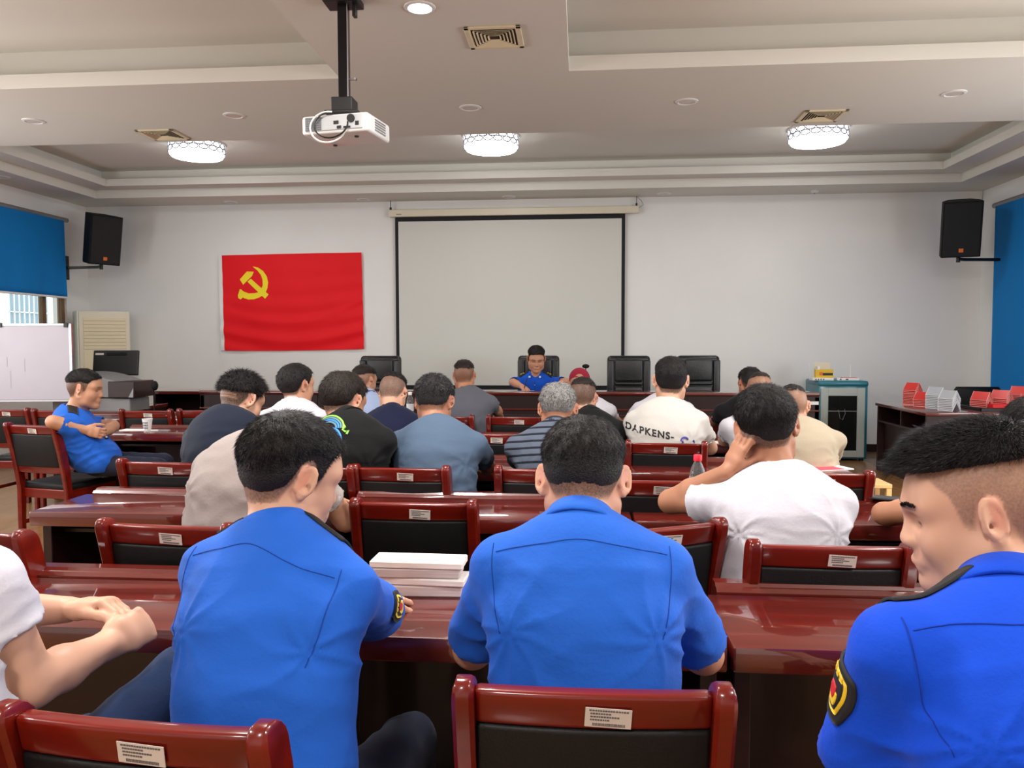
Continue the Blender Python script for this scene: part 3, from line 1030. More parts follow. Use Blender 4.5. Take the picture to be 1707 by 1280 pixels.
wbt = thing('whiteboard', 'white marker board on a stand below the left window', 'whiteboard', (-5.18, 7.62, 0), 0)
wa = math.atan2(-0.22, -1.3)+PI
Wm = Matrix.Rotation(wa, 4, 'Z')
m_board = pmat('whiteboard_face', (186, 180, 190), 0.3, var=0.03, vscale=3)
MB().box((-1.6, -0.012, 0.86), (0, 0.012, 1.63)).xf(Wm).build('writing_face', m_board, wbt)
fr = MB()
for lo, hi in (((-1.6, -0.018, 1.615), (0.0, 0.018, 1.64)), ((-1.6, -0.018, 0.84), (0.0, 0.018, 0.865)), ((-0.02, -0.018, 0.84), (0.008, 0.018, 1.64)), ((-1.61, -0.018, 0.84), (-1.59, 0.018, 1.64))):
    fr.box(lo, hi, 0.004, 1)
fr.xf(Wm).build('aluminium_frame', m_steel, wbt)
st = MB()
for x in (-1.57, -0.01):
    st.box((x-0.012, 0.02, 0.0), (x+0.012, 0.045, 1.55)).box((x-0.012, -0.25, 0.0), (x+0.012, 0.30, 0.03))
st.xf(Wm).build('stand', m_grey, wbt)
MB().box((-0.06, -0.03, 1.60), (-0.02, -0.018, 1.645), 0.003).box((-0.7, -0.03, 1.60), (-0.66, -0.018, 1.645), 0.003).xf(Wm).build('clip', m_black, wbt)
sm = MB()
for x, z0, z1 in ((-0.72, 1.0, 1.18), (-0.60, 0.98, 1.16), (-0.63, 1.2, 1.3), (-0.46, 1.15, 1.28)):
    sm.box((x, -0.0135, z0), (x+0.006, -0.012, z1))
sm.xf(Wm).build('marker_smear', pmat('marker_smear', (176, 170, 182), 0.6), wbt)

# ---- rack cabinet with devices on top
rk = thing('rack_cabinet', 'teal network rack cabinet with grey framed glass door', 'cabinet', (3.14, 9.72, 0), math.radians(-1))
MB().box((-0.28, 0.0, 0.03), (0.29, 0.6, 0.92), 0.012).build('body', m_teal, rk, True)
MB().prism([(-0.285, -0.015), (0.295, -0.015), (0.295, 0.6), (-0.285, 0.6)], 0.90, 0.97, 0.025, seg=3).build('top_cap', m_teal, rk, True)
dr = MB()
for lo, hi in (((-0.255, -0.012, 0.05), (-0.17, 0.004, 0.885)), ((0.165, -0.012, 0.05), (0.255, 0.004, 0.885)), ((-0.17, -0.012, 0.05), (0.165, 0.004, 0.13)), ((-0.17, -0.012, 0.79), (0.165, 0.004, 0.885))):
    dr.box(lo, hi, 0.003, 1)
dro = dr.build('door', m_cabgrey, rk)
MB().box((-0.17, -0.004, 0.13), (0.165, 0.0, 0.79)).build('door_glass', pmat('smoked_pane', (26, 28, 28), 0.08, coat=0.5), dro)
MB().cyl((-0.215, -0.02, 0.40), (-0.215, -0.01, 0.40), 0.012).build('door_lock', m_grey, dro)
MB().tube([(-0.05, -0.008, 0.62), (-0.03, -0.009, 0.52), (0.0, -0.009, 0.50), (0.03, -0.009, 0.58), (0.02, -0.008, 0.63)], 0.004, 6).build('cable', m_grey, rk)
MB().box((-0.165, -0.008, 0.60), (0.16, -0.004, 0.61)).build('inner_shelf', m_grey, rk)
for x in (-0.24, 0.24):
    MB().cyl((x, 0.05, 0), (x, 0.05, 0.05), 0.025).cyl((x, 0.5, 0), (x, 0.5, 0.05), 0.025).build('foot', m_black, rk)
rt1 = thing('router', 'white wireless router with two thin antennas on the rack cabinet', 'router', (3.22, 9.85, 0.97), 0)
MB().box((-0.13, -0.07, 0), (0.13, 0.07, 0.03), 0.006).build('case', m_white, rt1)
for x in (-0.12, 0.07):
    MB().tube([(x, 0.07, 0.01), (x, 0.08, 0.19)], 0.004, 6).build('antenna', m_white, rt1)
MB().box((-0.10, -0.073, 0.008), (-0.08, -0.07, 0.022)).box((-0.03, -0.073, 0.008), (0.0, -0.07, 0.022)).build('port', m_black, rt1)
MB().box((-0.06, -0.06, 0.03), (0.11, 0.05, 0.036)).build('red_lid', m_redac, rt1)
rt2 = thing('network_switch', 'white network switch under the yellow box on the rack cabinet', 'switch', (2.93, 9.85, 0.97), 0)
MB().box((-0.13, -0.08, 0), (0.12, 0.08, 0.032), 0.006).build('case', m_white, rt2)
for k in range(4):
    MB().box((-0.10+k*0.03, -0.083, 0.008), (-0.085+k*0.03, -0.08, 0.022)).build('port', m_black, rt2)
MB().tube([(-0.12, 0.08, 0.02), (-0.125, 0.09, 0.2)], 0.004, 6).build('antenna', m_white, rt2)
yb = thing('carton', 'open yellow carton standing on the white network switch', 'box', (2.95, 9.85, 1.002), math.radians(-6))
m_yel = pmat('yellow_card', (226, 186, 50), 0.6)
MB().box((-0.10, -0.06, 0), (0.10, 0.06, 0.10), 0.002).build('box_body', m_yel, yb)
MB().box((-0.10, 0.045, 0.10), (0.085, 0.05, 0.19)).xf(Matrix.Rotation(math.radians(-4), 4, 'X')).build('open_lid', pmat('card_inside', (214, 206, 188), 0.7), yb)
MB().box((-0.02, -0.0615, 0.03), (0.095, -0.06, 0.06)).build('dark_print', m_black, yb)
MB().box((-0.06, -0.0615, 0.03), (-0.02, -0.06, 0.07)).build('orange_print', m_orange, yb)
MB().box((-0.08, -0.05, 0.10), (-0.05, 0.03, 0.135)).build('white_slip', m_paper, yb)


# ---- desks at the right wall with card holders
def office_desk(name, x0, y0, x1, y1, label, cubby=None):
    t = thing(name, label, 'desk', (x0, y0, 0))
    W, D = x1-x0, y1-y0
    MB().box((-0.02, -0.02, 0.725), (W+0.02, D+0.02, 0.76), 0.008).build('desk_top', m_desk, t, True)
    MB().box((0, 0, 0), (W, 0.03, 0.725)).build('end_panel', m_deskd, t)
    MB().box((0, D-0.03, 0), (W, D, 0.725)).build('end_panel', m_deskd, t)
    MB().box((W-0.05, 0.03, 0.1), (W-0.03, D-0.03, 0.725)).build('back_panel', m_deskd, t)
    if cubby:
        MB().box((0.0, 0.03, 0.55), (W-0.05, D-0.03, 0.57)).build('shelf_board', m_deskd, t)
        MB().box((0.0, D*0.48, 0.57), (W-0.05, D*0.48+0.02, 0.725)).build('divider', m_deskd, t)
        MB().box((0.06, 0.03, 0.0), (0.08, D-0.03, 0.55)).build('lower_panel', m_deskd, t)
    return t


office_desk('office_desk', 3.30, 7.80, 3.78, 9.05, 'dark red desk with open cubbies beside the rack cabinet', True)
office_desk('office_desk', 3.84, 7.78, 4.94, 8.46, 'dark red desk at the right wall carrying the black tray')


def make_card(mat, nm, edge_mat):
    """A folded tent card holder: 0.2 wide, ridge along x."""
    b = bmesh.new()
    w_, h, d, t_ = 0.082, 0.085, 0.055, 0.0032
    prof = [(-d, 0), (0, h), (d, 0), (d-t_*1.6, 0), (0, h-t_*2.0), (-d+t_*1.6, 0)]
    A = [b.verts.new((-w_, p[0], p[1])) for p in prof]
    B = [b.verts.new((w_, p[0], p[1])) for p in prof]
    n = len(prof)
    for k in range(n):
        b.faces.new((A[k], A[(k+1) % n], B[(k+1) % n], B[k]))
    for R_ in (A, B):
        b.faces.new([R_[0], R_[1], R_[4], R_[5]])
        b.faces.new([R_[1], R_[2], R_[3], R_[4]])
    m = MB()
    m._add(b)
    o = m.build(nm, mat)
    e = MB()
    for s in (-1, 1):
        e.box((-w_-0.001, -0.002, 0.0), (w_+0.001, 0.002, 0.005), mat=Matrix.Translation((0, s*(d-0.001), 0)))
    for x in (-w_, w_):
        e.tube([(x, -d, 0.001), (x, 0, h+0.001), (x, d, 0.001)], 0.002, 4)
    e.build('card_edge', edge_mat, o)
    return o


card_r = make_card(m_redac, 'card_holder', pmat('red_card_edge', (240, 168, 160), 0.3))
card_w = make_card(m_whac, 'card_holder', pmat('clear_card_edge', (246, 248, 252), 0.3))
cu = {id(card_r): 0, id(card_w): 0}


def card_stack(src, x, y, z, n, rz, where, group, step=0.0165):
    for k in range(n):
        if cu[id(src)] == 0:
            o = src
        else:
            o = src.copy()
            COL.objects.link(o)
            for ch in src.children:
                c_ = ch.copy()
                COL.objects.link(c_)
                c_.parent = o
        cu[id(src)] += 1
        pos = 'topmost' if k == n-1 else ('bottom one' if k == 0 else ORD[k-1]+' from bottom')
        o.location = (x+random.uniform(-0.002, 0.002), y+random.uniform(-0.002, 0.002), z+k*step)
        o.rotation_euler = (0, 0, rz)
        tag(o, '%s tent card holder, %s of the %s' % ('red' if src is card_r else 'clear', pos, where), 'card holder', group)


ORD = ('second', 'third', 'fourth', 'fifth', 'sixth', 'seventh', 'eighth', 'ninth', 'tenth')
q = math.radians(-64)
card_stack(card_r, 3.58, 8.82, 0.76, 10, q, 'tall red stack on the cubby desk', 'red holders in the tallest stack')
card_stack(card_r, 3.58, 8.55, 0.76, 5, q, 'short red stack on the cubby desk', 'red holders in the short stack')
card_stack(card_w, 3.60, 8.30, 0.76, 9, q, 'farther clear stack on the cubby desk', 'clear holders in the farther stack')
card_stack(card_w, 3.60, 8.02, 0.76, 8, q, 'nearer clear stack on the cubby desk', 'clear holders in the nearer stack')
tr = thing('tray', 'black tray holding red card holders on the right desk', 'tray', (4.17, 8.14, 0.76))
MB().box((-0.31, -0.2, 0.0), (0.33, 0.2, 0.012), 0.003).build('tray_bottom', m_black, tr)
ed = MB()
for lo, hi in (((-0.32, -0.21, 0), (0.34, -0.195, 0.035)), ((-0.32, 0.195, 0), (0.34, 0.21, 0.035)), ((-0.32, -0.21, 0), (-0.305, 0.21, 0.035)), ((0.325, -0.21, 0), (0.34, 0.21, 0.035))):
    ed.box(lo, hi, 0.003, 1)
ed.build('tray_rim', m_black, tr)
card_stack(card_r, 3.97, 8.16, 0.772, 6, math.radians(-58), 'stack at the left tray end', 'red holders at the tray end')
card_stack(card_r, 4.16, 8.16, 0.772, 7, math.radians(-58), 'mid tray stack', 'red holders mid tray')
card_stack(card_r, 4.37, 8.05, 0.772, 5, math.radians(-50), 'low front tray stack', 'red holders at tray right')
card_stack(card_r, 4.38, 8.24, 0.772, 9, math.radians(-46), 'tall rear tray stack', 'red holders at tray rear')
card_stack(card_r, 4.70, 8.15, 0.76, 10, math.radians(-50), 'stack between black tray and right wall', 'red holders by the wall')
rb = thing('card_box', 'flat red box lying in the middle of the black tray', 'box', (4.07, 8.01, 0.772), 0)
MB().box((-0.09, -0.05, 0), (0.09, 0.05, 0.05), 0.004).build('box_body', pmat('bright_red_card', (226, 20, 20), 0.4), rb)
MB().box((-0.092, -0.052, 0.05), (0.092, 0.052, 0.056), 0.002).build('box_lid', pmat('bright_red_card', (226, 20, 20), 0.4), rb)
oc = thing('office_chair', 'black office chair with rounded back behind the tray desk', 'chair', (4.45, 9.25, 0))
MB().box((-0.26, -0.04, 0.62), (0.26, 0.03, 1.02), 0.035, 4).build('backrest', m_leather, oc, True)
for v in oc.children[0].data.vertices:
    if v.co.z > 0.8:
        v.co.z -= 0.14*abs(v.co.x/0.26)**3
MB().box((-0.24, -0.46, 0.42), (0.24, -0.02, 0.50), 0.03, 3).build('seat', m_leather, oc, True)
MB().tube([(0, -0.02, 0.8), (0, 0.06, 0.6), (0, -0.1, 0.42)], 0.02, 8).build('back_bracket', m_black, oc, True)
for sx in (-1, 1):
    for sy in (-0.42, -0.05):
        MB().cyl((sx*0.2, sy, 0), (sx*0.2, sy, 0.43), 0.014).build('leg', m_black, oc, True)
sl = thing('wooden_stool', 'pale pine stool standing in the aisle beyond the empty right chair', 'stool', (1.99, 5.72, 0))
MB().box((-0.16, -0.13, 0.42), (0.16, 0.13, 0.45), 0.005).build('seat', m_pale, sl)
for sx in (-1, 1):
    for sy in (-1, 1):
        MB().box((sx*0.14-0.018, sy*0.11-0.018, 0), (sx*0.14+0.018, sy*0.11+0.018, 0.42), 0.003, 1).build('leg', m_pale, sl)

ps = thing('wooden_stool', 'pale stool under the beige shirted man', 'stool', (1.25, 4.40, 0))
MB().box((-0.16, -0.15, 0.44), (0.16, 0.15, 0.47), 0.005).build('seat', m_pale, ps)
for sx in (-1, 1):
    for sy in (-1, 1):
        MB().box((sx*0.14-0.018, sy*0.12-0.018, 0), (sx*0.14+0.018, sy*0.12+0.018, 0.44), 0.003, 1).build('leg', m_pale, ps)

# ---- small things on the desks
cp = thing('paper_cup', 'white printed paper cup on the left wing desk', 'cup', tuple(at(246, 718, 5.80).xy)+(0.76,))
MB().lathe([(0.001, 0.004), (0.027, 0.004), (0.0375, 0.088), (0.039, 0.088), (0.039, 0.091), (0.036, 0.091), (0.034, 0.082), (0.026, 0.008), (0.001, 0.008)][1:8], n=24).lathe([(0.026, 0.0), (0.026, 0.005), (0.001, 0.005)], n=24).build('cup_wall', m_paper, cp, True)
g = MB()
for k in range(4):
    for j in range(3):
        a = -PI/2-0.5+k*0.33
        r_ = 0.0295+0.0075*(0.02+j*0.02)/0.084+0.0015
        g.box((-0.004, -0.0008, -0.006), (0.004, 0.0008, 0.006), mat=Matrix.Translation((r_*math.cos(a), r_*math.sin(a), 0.022+j*0.02)) @ Matrix.Rotation(a+PI/2, 4, 'Z'))
g.build('cup_print', m_grey, cp)
pn = thing('pen', 'grey pen lying beside the paper cup', 'pen', tuple(at(268, 718, 5.76).xy)+(0.766,), math.radians(8))
MB().cyl((-0.07, 0, 0), (0.06, 0, 0), 0.005, n=8).cyl((0.06, 0, 0), (0.075, 0, 0), 0.005, 0.001, 8).build('barrel', m_grey, pn, True)
MB().cyl((-0.075, 0, 0), (-0.02, 0, 0), 0.0056, n=8).build('pen_cap', m_white, pn, True)
tag(MB().box((-0.1, -0.05, 0), (0.1, 0.05, 0.004)).build('paper_sheet', m_paper, None, loc=tuple(at(225, 716, 5.82).xy)+(0.76,)), 'white paper sheet lying flat under the paper cup desk edge', 'paper')


def bottle(x, y, z, h, capmat, label):
    t = thing('water_bottle', label, 'bottle', (x, y, z))
    s = h/0.23
    MB().lathe([(0.001, 0.002), (0.028, 0.002), (0.032, 0.01), (0.032, 0.06*s), (0.030, 0.07*s), (0.032, 0.08*s), (0.032, 0.15*s), (0.027, 0.175*s), (0.014, 0.203*s), (0.014, 0.213*s)], n=24).build('bottle_body', m_clear, t, True)
    MB().lathe([(0.0165, 0.207*s), (0.0165, 0.228*s), (0.0145, 0.231*s), (0.001, 0.231*s)], n=24).build('bottle_cap', capmat, t, True)
    MB().lathe([(0.0325, 0.085*s), (0.0325, 0.14*s)], n=24).build('bottle_band', pmat('bottle_band', (222, 224, 228), 0.4), t, True)
    return t


p_ = at(1163, 764, 3.12)
bottle(p_.x, p_.y, 0.76, 0.23, pmat('red_cap', (226, 24, 52), 0.4), 'clear water bottle with red cap by the leaning elbow')
p_ = at(683.5, 651, 6.6)
bottle(p_.x, p_.y, 0.76, 0.255, m_white, 'clear bottle with white cap beyond the navy tee')
p_ = at(1468, 838, 3.35)
ph = thing('phone', 'black phone lying on the desk ledge by the forearm', 'phone', (p_.x+0.02, 3.335, 0.783), math.radians(60))
MB().box((-0.037, -0.078, 0), (0.037, 0.078, 0.008), 0.003).build('phone_body', m_black, ph)
MB().box((-0.034, -0.074, 0.008), (0.034, 0.074, 0.0086)).build('phone_screen', pmat('phone_glass', (20, 22, 26), 0.08), ph)
p_ = at(1400, 770, 4.75)
bk = thing('booklet', 'pink booklet lying on the desk before the beige shirted man', 'booklet', (1.32, 4.28, 0.76), math.radians(20))
MB().box((-0.1, -0.07, 0), (0.1, 0.07, 0.006), 0.001, 1).build('booklet_pages', m_paper, bk)
MB().box((-0.1, -0.07, 0.006), (0.04, 0.07, 0.008)).build('booklet_cover', pmat('pink_cover', (214, 70, 90), 0.5), bk)
# bundles of papers beside the central man
for k, (dx, h0, h1, a, c) in enumerate(((0, 0.0, 0.03, 2, (206, 196, 196)), (0.01, 0.03, 0.05, -3, (224, 220, 218)), (-0.006, 0.05, 0.075, 1, (190, 180, 178)), (0.004, 0.075, 0.095, -1, (232, 228, 222)))):
    tb = thing('paper_bundle', 'printed sheet bundle on the ledge between two blue shirts, %s' % ('bottom', 'second from bottom', 'second from top', 'topmost')[k] + ' of four', 'papers',
               (-0.435+dx, 2.06, 0.76+h0), math.radians(a), 'paper bundles')
    MB().box((-0.125, -0.045, 0), (0.125, 0.045, h1-h0-0.001), 0.003, 1).build('sheets', pmat('paper_tone_%d' % k, c, 0.75, var=0.12, vscale=30, stretch=(0.3, 0.3, 12)), tb)
for x, y, a, lb in ((-0.62, 8.75, 4, 'white sheet in front of the speaker under his writing hand'), (-0.30, 8.72, -3, 'white sheet right of the speaker on the head table'),
                    (1.22, 6.50, 10, 'white sheet on the desk by the black tee elbow'), (0.98, 5.35, 0, 'white sheet on the desk right of the lettered tee')):
    zz = 0.893 if y > 8 else 0.76
    tag(MB().box((-0.105, -0.07, 0), (0.105, 0.07, 0.003)).build('paper_sheet', m_paper, None, loc=(x, y, zz)), lb, 'paper')
tm = thing('desk_microphone', 'black desk microphone head beside the red cap', 'microphone', (0.06, 8.75, 0.893))
MB().cyl((0, 0, 0), (0, 0, 0.02), 0.05).build('base', m_black, tm, True)
MB().tube([(0, 0, 0.02), (0, 0.0, 0.2), (0.0, -0.03, 0.27)], 0.006, 8).build('gooseneck', m_black, tm, True)
MB().sphere((0.0, -0.04, 0.28), 0.03, 14, (1.4, 1, 0.8)).build('foam_head', m_blackm, tm, True)
# ================================================================ figures: smooth implicit bodies
CAP = 0.05
f32 = np.float32


def smin(a, b, k):
    if k <= 0:
        return np.minimum(a, b)
    h = np.maximum(k-np.abs(a-b), 0)/k
    return np.minimum(a, b)-h*h*(k*0.25)


def smax(a, b, k):
    return -smin(-a, -b, k)


def axis(lo, hi, base, fine):
    out = [lo]
    x = lo
    while x < hi:
        h = base
        for a, b, s in fine:
            if a-base*0.5 <= x <= b:
                h = min(h, s)
        x += h
        out.append(x)
    return np.array(out, f32)


V3 = lambda *a: np.array(a, float)


def cone(a, b, ra, rb):
    a = np.asarray(a, float)
    b = np.asarray(b, float)
    d = b-a
    L2 = max(1e-9, d @ d)

    def fn(X, Y, Z):
        x, y, z = X-a[0], Y-a[1], Z-a[2]
        t = np.clip((x*d[0]+y*d[1]+z*d[2])/L2, 0, 1)
        return np.sqrt((x-t*d[0])**2+(y-t*d[1])**2+(z-t*d[2])**2)-(ra+(rb-ra)*t)
    r = max(ra, rb)
    return fn, np.minimum(a, b)-r, np.maximum(a, b)+r


def ell(c, R, r):
    c = np.asarray(c, float)
    r = np.asarray(r, float)

    def fn(X, Y, Z):
        x, y, z = X-c[0], Y-c[1], Z-c[2]
        u = (x*R[0, 0]+y*R[1, 0]+z*R[2, 0])/r[0]
        v = (x*R[0, 1]+y*R[1, 1]+z*R[2, 1])/r[1]
        w = (x*R[0, 2]+y*R[1, 2]+z*R[2, 2])/r[2]
        k0 = np.sqrt(u*u+v*v+w*w)
        k1 = np.sqrt((u/r[0])**2+(v/r[1])**2+(w/r[2])**2)+1e-9
        return k0*(k0-1)/k1
    m = max(r)
    return fn, c-m, c+m


def eseg(a, b, right, r0, r1):
    """Elliptical tapered segment; r0, r1 = (half width along right, half depth)."""
    a = np.asarray(a, float)
    b = np.asarray(b, float)
    d = b-a
    L = np.linalg.norm(d)
    w = d/L
    u = right-w*(right @ w)
    u = u/np.linalg.norm(u)
    v = np.cross(w, u)

    def fn(X, Y, Z):
        x, y, z = X-a[0], Y-a[1], Z-a[2]
        s = x*w[0]+y*w[1]+z*w[2]
        t = np.clip(s/L, 0, 1)
        rx = r0[0]+(r1[0]-r0[0])*t
        ry = r0[1]+(r1[1]-r0[1])*t
        rm = np.minimum(rx, ry)
        uu = (x*u[0]+y*u[1]+z*u[2])/rx
        vv = (x*v[0]+y*v[1]+z*v[2])/ry
        ww = (s-t*L)/rm
        q = np.sqrt(uu*uu+vv*vv+ww*ww)+1e-9
        g = np.sqrt((uu/rx)**2+(vv/ry)**2+(ww/rm)**2)+1e-9
        return q*(q-1)/g
    m = max(*r0, *r1)
    return fn, np.minimum(a, b)-m, np.maximum(a, b)+m


class Field:
    def __init__(self, xs, ys, zs):
        self.ax = (xs, ys, zs)
        self.F = np.full((len(xs), len(ys), len(zs)), CAP, f32)

    def sl(self, lo, hi):
        s = []
        for a, l, h in zip(self.ax, lo, hi):
            i0 = max(0, int(np.searchsorted(a, l))-1)
            i1 = min(len(a), int(np.searchsorted(a, h))+1)
            s.append(slice(i0, max(i0, i1)))
        return tuple(s)

    def grid(self, s):
        return self.ax[0][s[0]][:, None, None], self.ax[1][s[1]][None, :, None], self.ax[2][s[2]][None, None, :]

    def add(self, prim, k=0.02, cut=None):
        fn, lo, hi = prim
        m = k+0.03
        s = self.sl(lo-m, hi+m)
        if any(q.stop-q.start <= 0 for q in s):
            return
        X, Y, Z = self.grid(s)
        d = fn(X, Y, Z).astype(f32)
        if cut is not None:                      # keep the side where n.(p-c) < 0
            c, n = cut
            d = np.maximum(d, ((X-c[0])*n[0]+(Y-c[1])*n[1]+(Z-c[2])*n[2]).astype(f32))
        self.F[s] = smin(self.F[s], np.minimum(d, CAP), k)

    def sub(self, prim, k=0.006):
        fn, lo, hi = prim
        m = k+0.02
        s = self.sl(lo-m, hi+m)
        if any(q.stop-q.start <= 0 for q in s):
            return
        X, Y, Z = self.grid(s)
        d = fn(X, Y, Z).astype(f32)
        self.F[s] = smax(self.F[s], -d, k)

    def mesh(self):
        return surface_net(self.F, *self.ax)


CORN = [(i, j, k) for i in (0, 1) for j in (0, 1) for k in (0, 1)]
EDG = [(a, b) for a in range(8) for b in range(a+1, 8) if sum(abs(CORN[a][q]-CORN[b][q]) for q in range(3)) == 1]


def surface_net(F, xs, ys, zs):
    s = F < 0
    nx, ny, nz = F.shape
    c = np.zeros((nx-1, ny-1, nz-1), np.int8)
    for i, j, k in CORN:
        c += s[i:nx-1+i, j:ny-1+j, k:nz-1+k]
    act = (c > 0) & (c < 8)
    I, J, K = np.nonzero(act)
    n = len(I)
    if n == 0:
        return np.zeros((0, 3)), np.zeros((0, 4), int)
    idx = np.full(act.shape, -1, np.int32)
    idx[I, J, K] = np.arange(n)
    vals = np.stack([F[I+i, J+j, K+k] for i, j, k in CORN], 1)
    acc = np.zeros((n, 3))
    cnt = np.zeros(n)
    for a, b in EDG:
        va, vb = vals[:, a], vals[:, b]
        cr = (va < 0) != (vb < 0)
        t = np.where(cr, va/np.where(cr, va-vb, 1), 0)
        pa, pb = np.array(CORN[a], float), np.array(CORN[b], float)
        acc += np.where(cr[:, None], pa+t[:, None]*(pb-pa), 0)
        cnt += cr
    P = acc/cnt[:, None]+np.stack([I, J, K], 1)
    V = np.stack([np.interp(P[:, 0], np.arange(nx), xs), np.interp(P[:, 1], np.arange(ny), ys), np.interp(P[:, 2], np.arange(nz), zs)], 1)
    quads = []
    for axn in range(3):
        lo = [slice(0, F.shape[q]) for q in range(3)]
        hi = list(lo)
        lo[axn] = slice(0, F.shape[axn]-1)
        hi[axn] = slice(1, F.shape[axn])
        ch = s[tuple(lo)] != s[tuple(hi)]
        b1, b2 = [q for q in range(3) if q != axn]
        for q in (b1, b2):
            e = [slice(None)]*3
            e[q] = slice(0, 1)
            ch[tuple(e)] = False
            e[q] = slice(F.shape[q]-1, F.shape[q])
            ch[tuple(e)] = False
        E = np.stack(np.nonzero(ch), 1)
        if not len(E):
            continue
        sg = s[E[:, 0], E[:, 1], E[:, 2]]

        def cell(d1, d2):
            q = E.copy()
            q[:, b1] += d1
            q[:, b2] += d2
            return idx[q[:, 0], q[:, 1], q[:, 2]]
        A, B, C_, D = cell(-1, -1), cell(0, -1), cell(0, 0), cell(-1, 0)
        flip = sg if axn != 1 else ~sg
        Q = np.where(flip[:, None], np.stack([A, B, C_, D], 1), np.stack([D, C_, B, A], 1))
        quads.append(Q[(Q >= 0).all(1)])
    return V, np.concatenate(quads)


def relax(V, Fq, it=1, lam=0.5):
    n = len(V)
    for _ in range(it):
        acc = np.zeros_like(V)
        cnt = np.zeros(n)
        for a in range(4):
            for b in ((a+1) % 4, (a-1) % 4):
                for q in range(3):
                    acc[:, q] += np.bincount(Fq[:, a], V[Fq[:, b], q], n)
                cnt += np.bincount(Fq[:, a], minlength=n)
        V = V+lam*(acc/np.maximum(cnt, 1)[:, None]-V)
    return V


def vnormals(V, Fq):
    fn = np.cross(V[Fq[:, 2]]-V[Fq[:, 0]], V[Fq[:, 3]]-V[Fq[:, 1]])
    N = np.zeros_like(V)
    for a in range(4):
        for q in range(3):
            N[:, q] += np.bincount(Fq[:, a], fn[:, q], len(V))
    return N/(np.linalg.norm(N, axis=1, keepdims=True)+1e-12)


def compact(V, Fq, keep):
    """Keep only faces whose four vertices are all kept."""
    Fk = Fq[keep[Fq].all(1)]
    used = np.zeros(len(V), bool)
    used[Fk.ravel()] = True
    m = np.cumsum(used)-1
    return V[used], m[Fk], used


def sstep(x):
    x = np.clip(x, 0, 1)
    return x*x*(3-2*x)


# ---------------------------------------------------------------- materials of the figures
def skin_mat(name, rgb, stub=(30, 26, 25)):
    m = bpy.data.materials.new(name)
    m.use_nodes = True
    nt = m.node_tree
    b = nt.nodes['Principled BSDF']
    b.inputs['Roughness'].default_value = 0.5
    b.inputs['Specular IOR Level'].default_value = 0.4
    at_ = nt.nodes.new('ShaderNodeAttribute')
    at_.attribute_name = 'tone'
    sep = nt.nodes.new('ShaderNodeSeparateColor')
    nt.links.new(at_.outputs['Color'], sep.inputs[0])
    tc = nt.nodes.new('ShaderNodeTexCoord')
    nz = nt.nodes.new('ShaderNodeTexNoise')
    nz.inputs['Scale'].default_value = 14
    nz.inputs['Detail'].default_value = 5
    nt.links.new(tc.outputs['Object'], nz.inputs['Vector'])
    base = nt.nodes.new('ShaderNodeMix')
    base.data_type = 'RGBA'
    c = lin(rgb)
    base.inputs['A'].default_value = (c[0]*0.92, c[1]*0.88, c[2]*0.86, 1)
    base.inputs['B'].default_value = (min(1, c[0]*1.06), c[1]*1.06, c[2]*1.06, 1)
    nt.links.new(nz.outputs['Fac'], base.inputs['Factor'])
    prev = base.outputs['Result']
    for ch, col in (('Green', (196, 96, 84)), ('Red', stub), ('Blue', (30, 22, 20))):
        mx = nt.nodes.new('ShaderNodeMix')
        mx.data_type = 'RGBA'
        mx.inputs['B'].default_value = (*lin(col), 1)
        nt.links.new(prev, mx.inputs['A'])
        if ch == 'Red':
            n3 = nt.nodes.new('ShaderNodeTexNoise')
            n3.inputs['Scale'].default_value = 260
            nt.links.new(tc.outputs['Object'], n3.inputs['Vector'])
            mr = nt.nodes.new('ShaderNodeMapRange')
            mr.inputs['From Min'].default_value = 0.3
            mr.inputs['From Max'].default_value = 0.7
            mr.inputs['To Min'].default_value = 0.75
            mr.inputs['To Max'].default_value = 1.1
            nt.links.new(n3.outputs['Fac'], mr.inputs['Value'])
            mu = nt.nodes.new('ShaderNodeMath')
            mu.operation = 'MULTIPLY'
            nt.links.new(sep.outputs[ch], mu.inputs[0])
            nt.links.new(mr.outputs[0], mu.inputs[1])
            nt.links.new(mu.outputs[0], mx.inputs['Factor'])
        else:
            nt.links.new(sep.outputs[ch], mx.inputs['Factor'])
        prev = mx.outputs['Result']
    nt.links.new(prev, b.inputs['Base Color'])
    return m


SKIN = {k: skin_mat('skin_'+k, c) for k, c in (('fair', (204, 158, 132)), ('mid', (186, 138, 110)), ('tan', (170, 118, 90)), ('warm', (194, 142, 114)))}


def hair_mat(name, rgb, rgb2=None, share=0.0):
    m = bpy.data.materials.new(name)
    m.use_nodes = True
    nt = m.node_tree
    b = nt.nodes['Principled BSDF']
    b.inputs['Roughness'].default_value = 0.5
    b.inputs['Specular IOR Level'].default_value = 0.35
    ge = nt.nodes.new('ShaderNodeNewGeometry')
    rp = nt.nodes.new('ShaderNodeValToRGB')
    rp.color_ramp.interpolation = 'LINEAR'
    e = rp.color_ramp.elements
    c = lin(rgb)
    e[0].position, e[0].color = 0.0, (*[v*0.6 for v in c], 1)
    e[1].position, e[1].color = max(0.02, 1-share-0.02), (*[v*1.3 for v in c], 1)
    if rgb2 is not None:
        q = e.new(min(0.995, 1-share+0.02))
        q.color = (*lin(rgb2), 1)
    nt.links.new(ge.outputs['Random Per Island'], rp.inputs['Fac'])
    nt.links.new(rp.outputs['Color'], b.inputs['Base Color'])
    return m


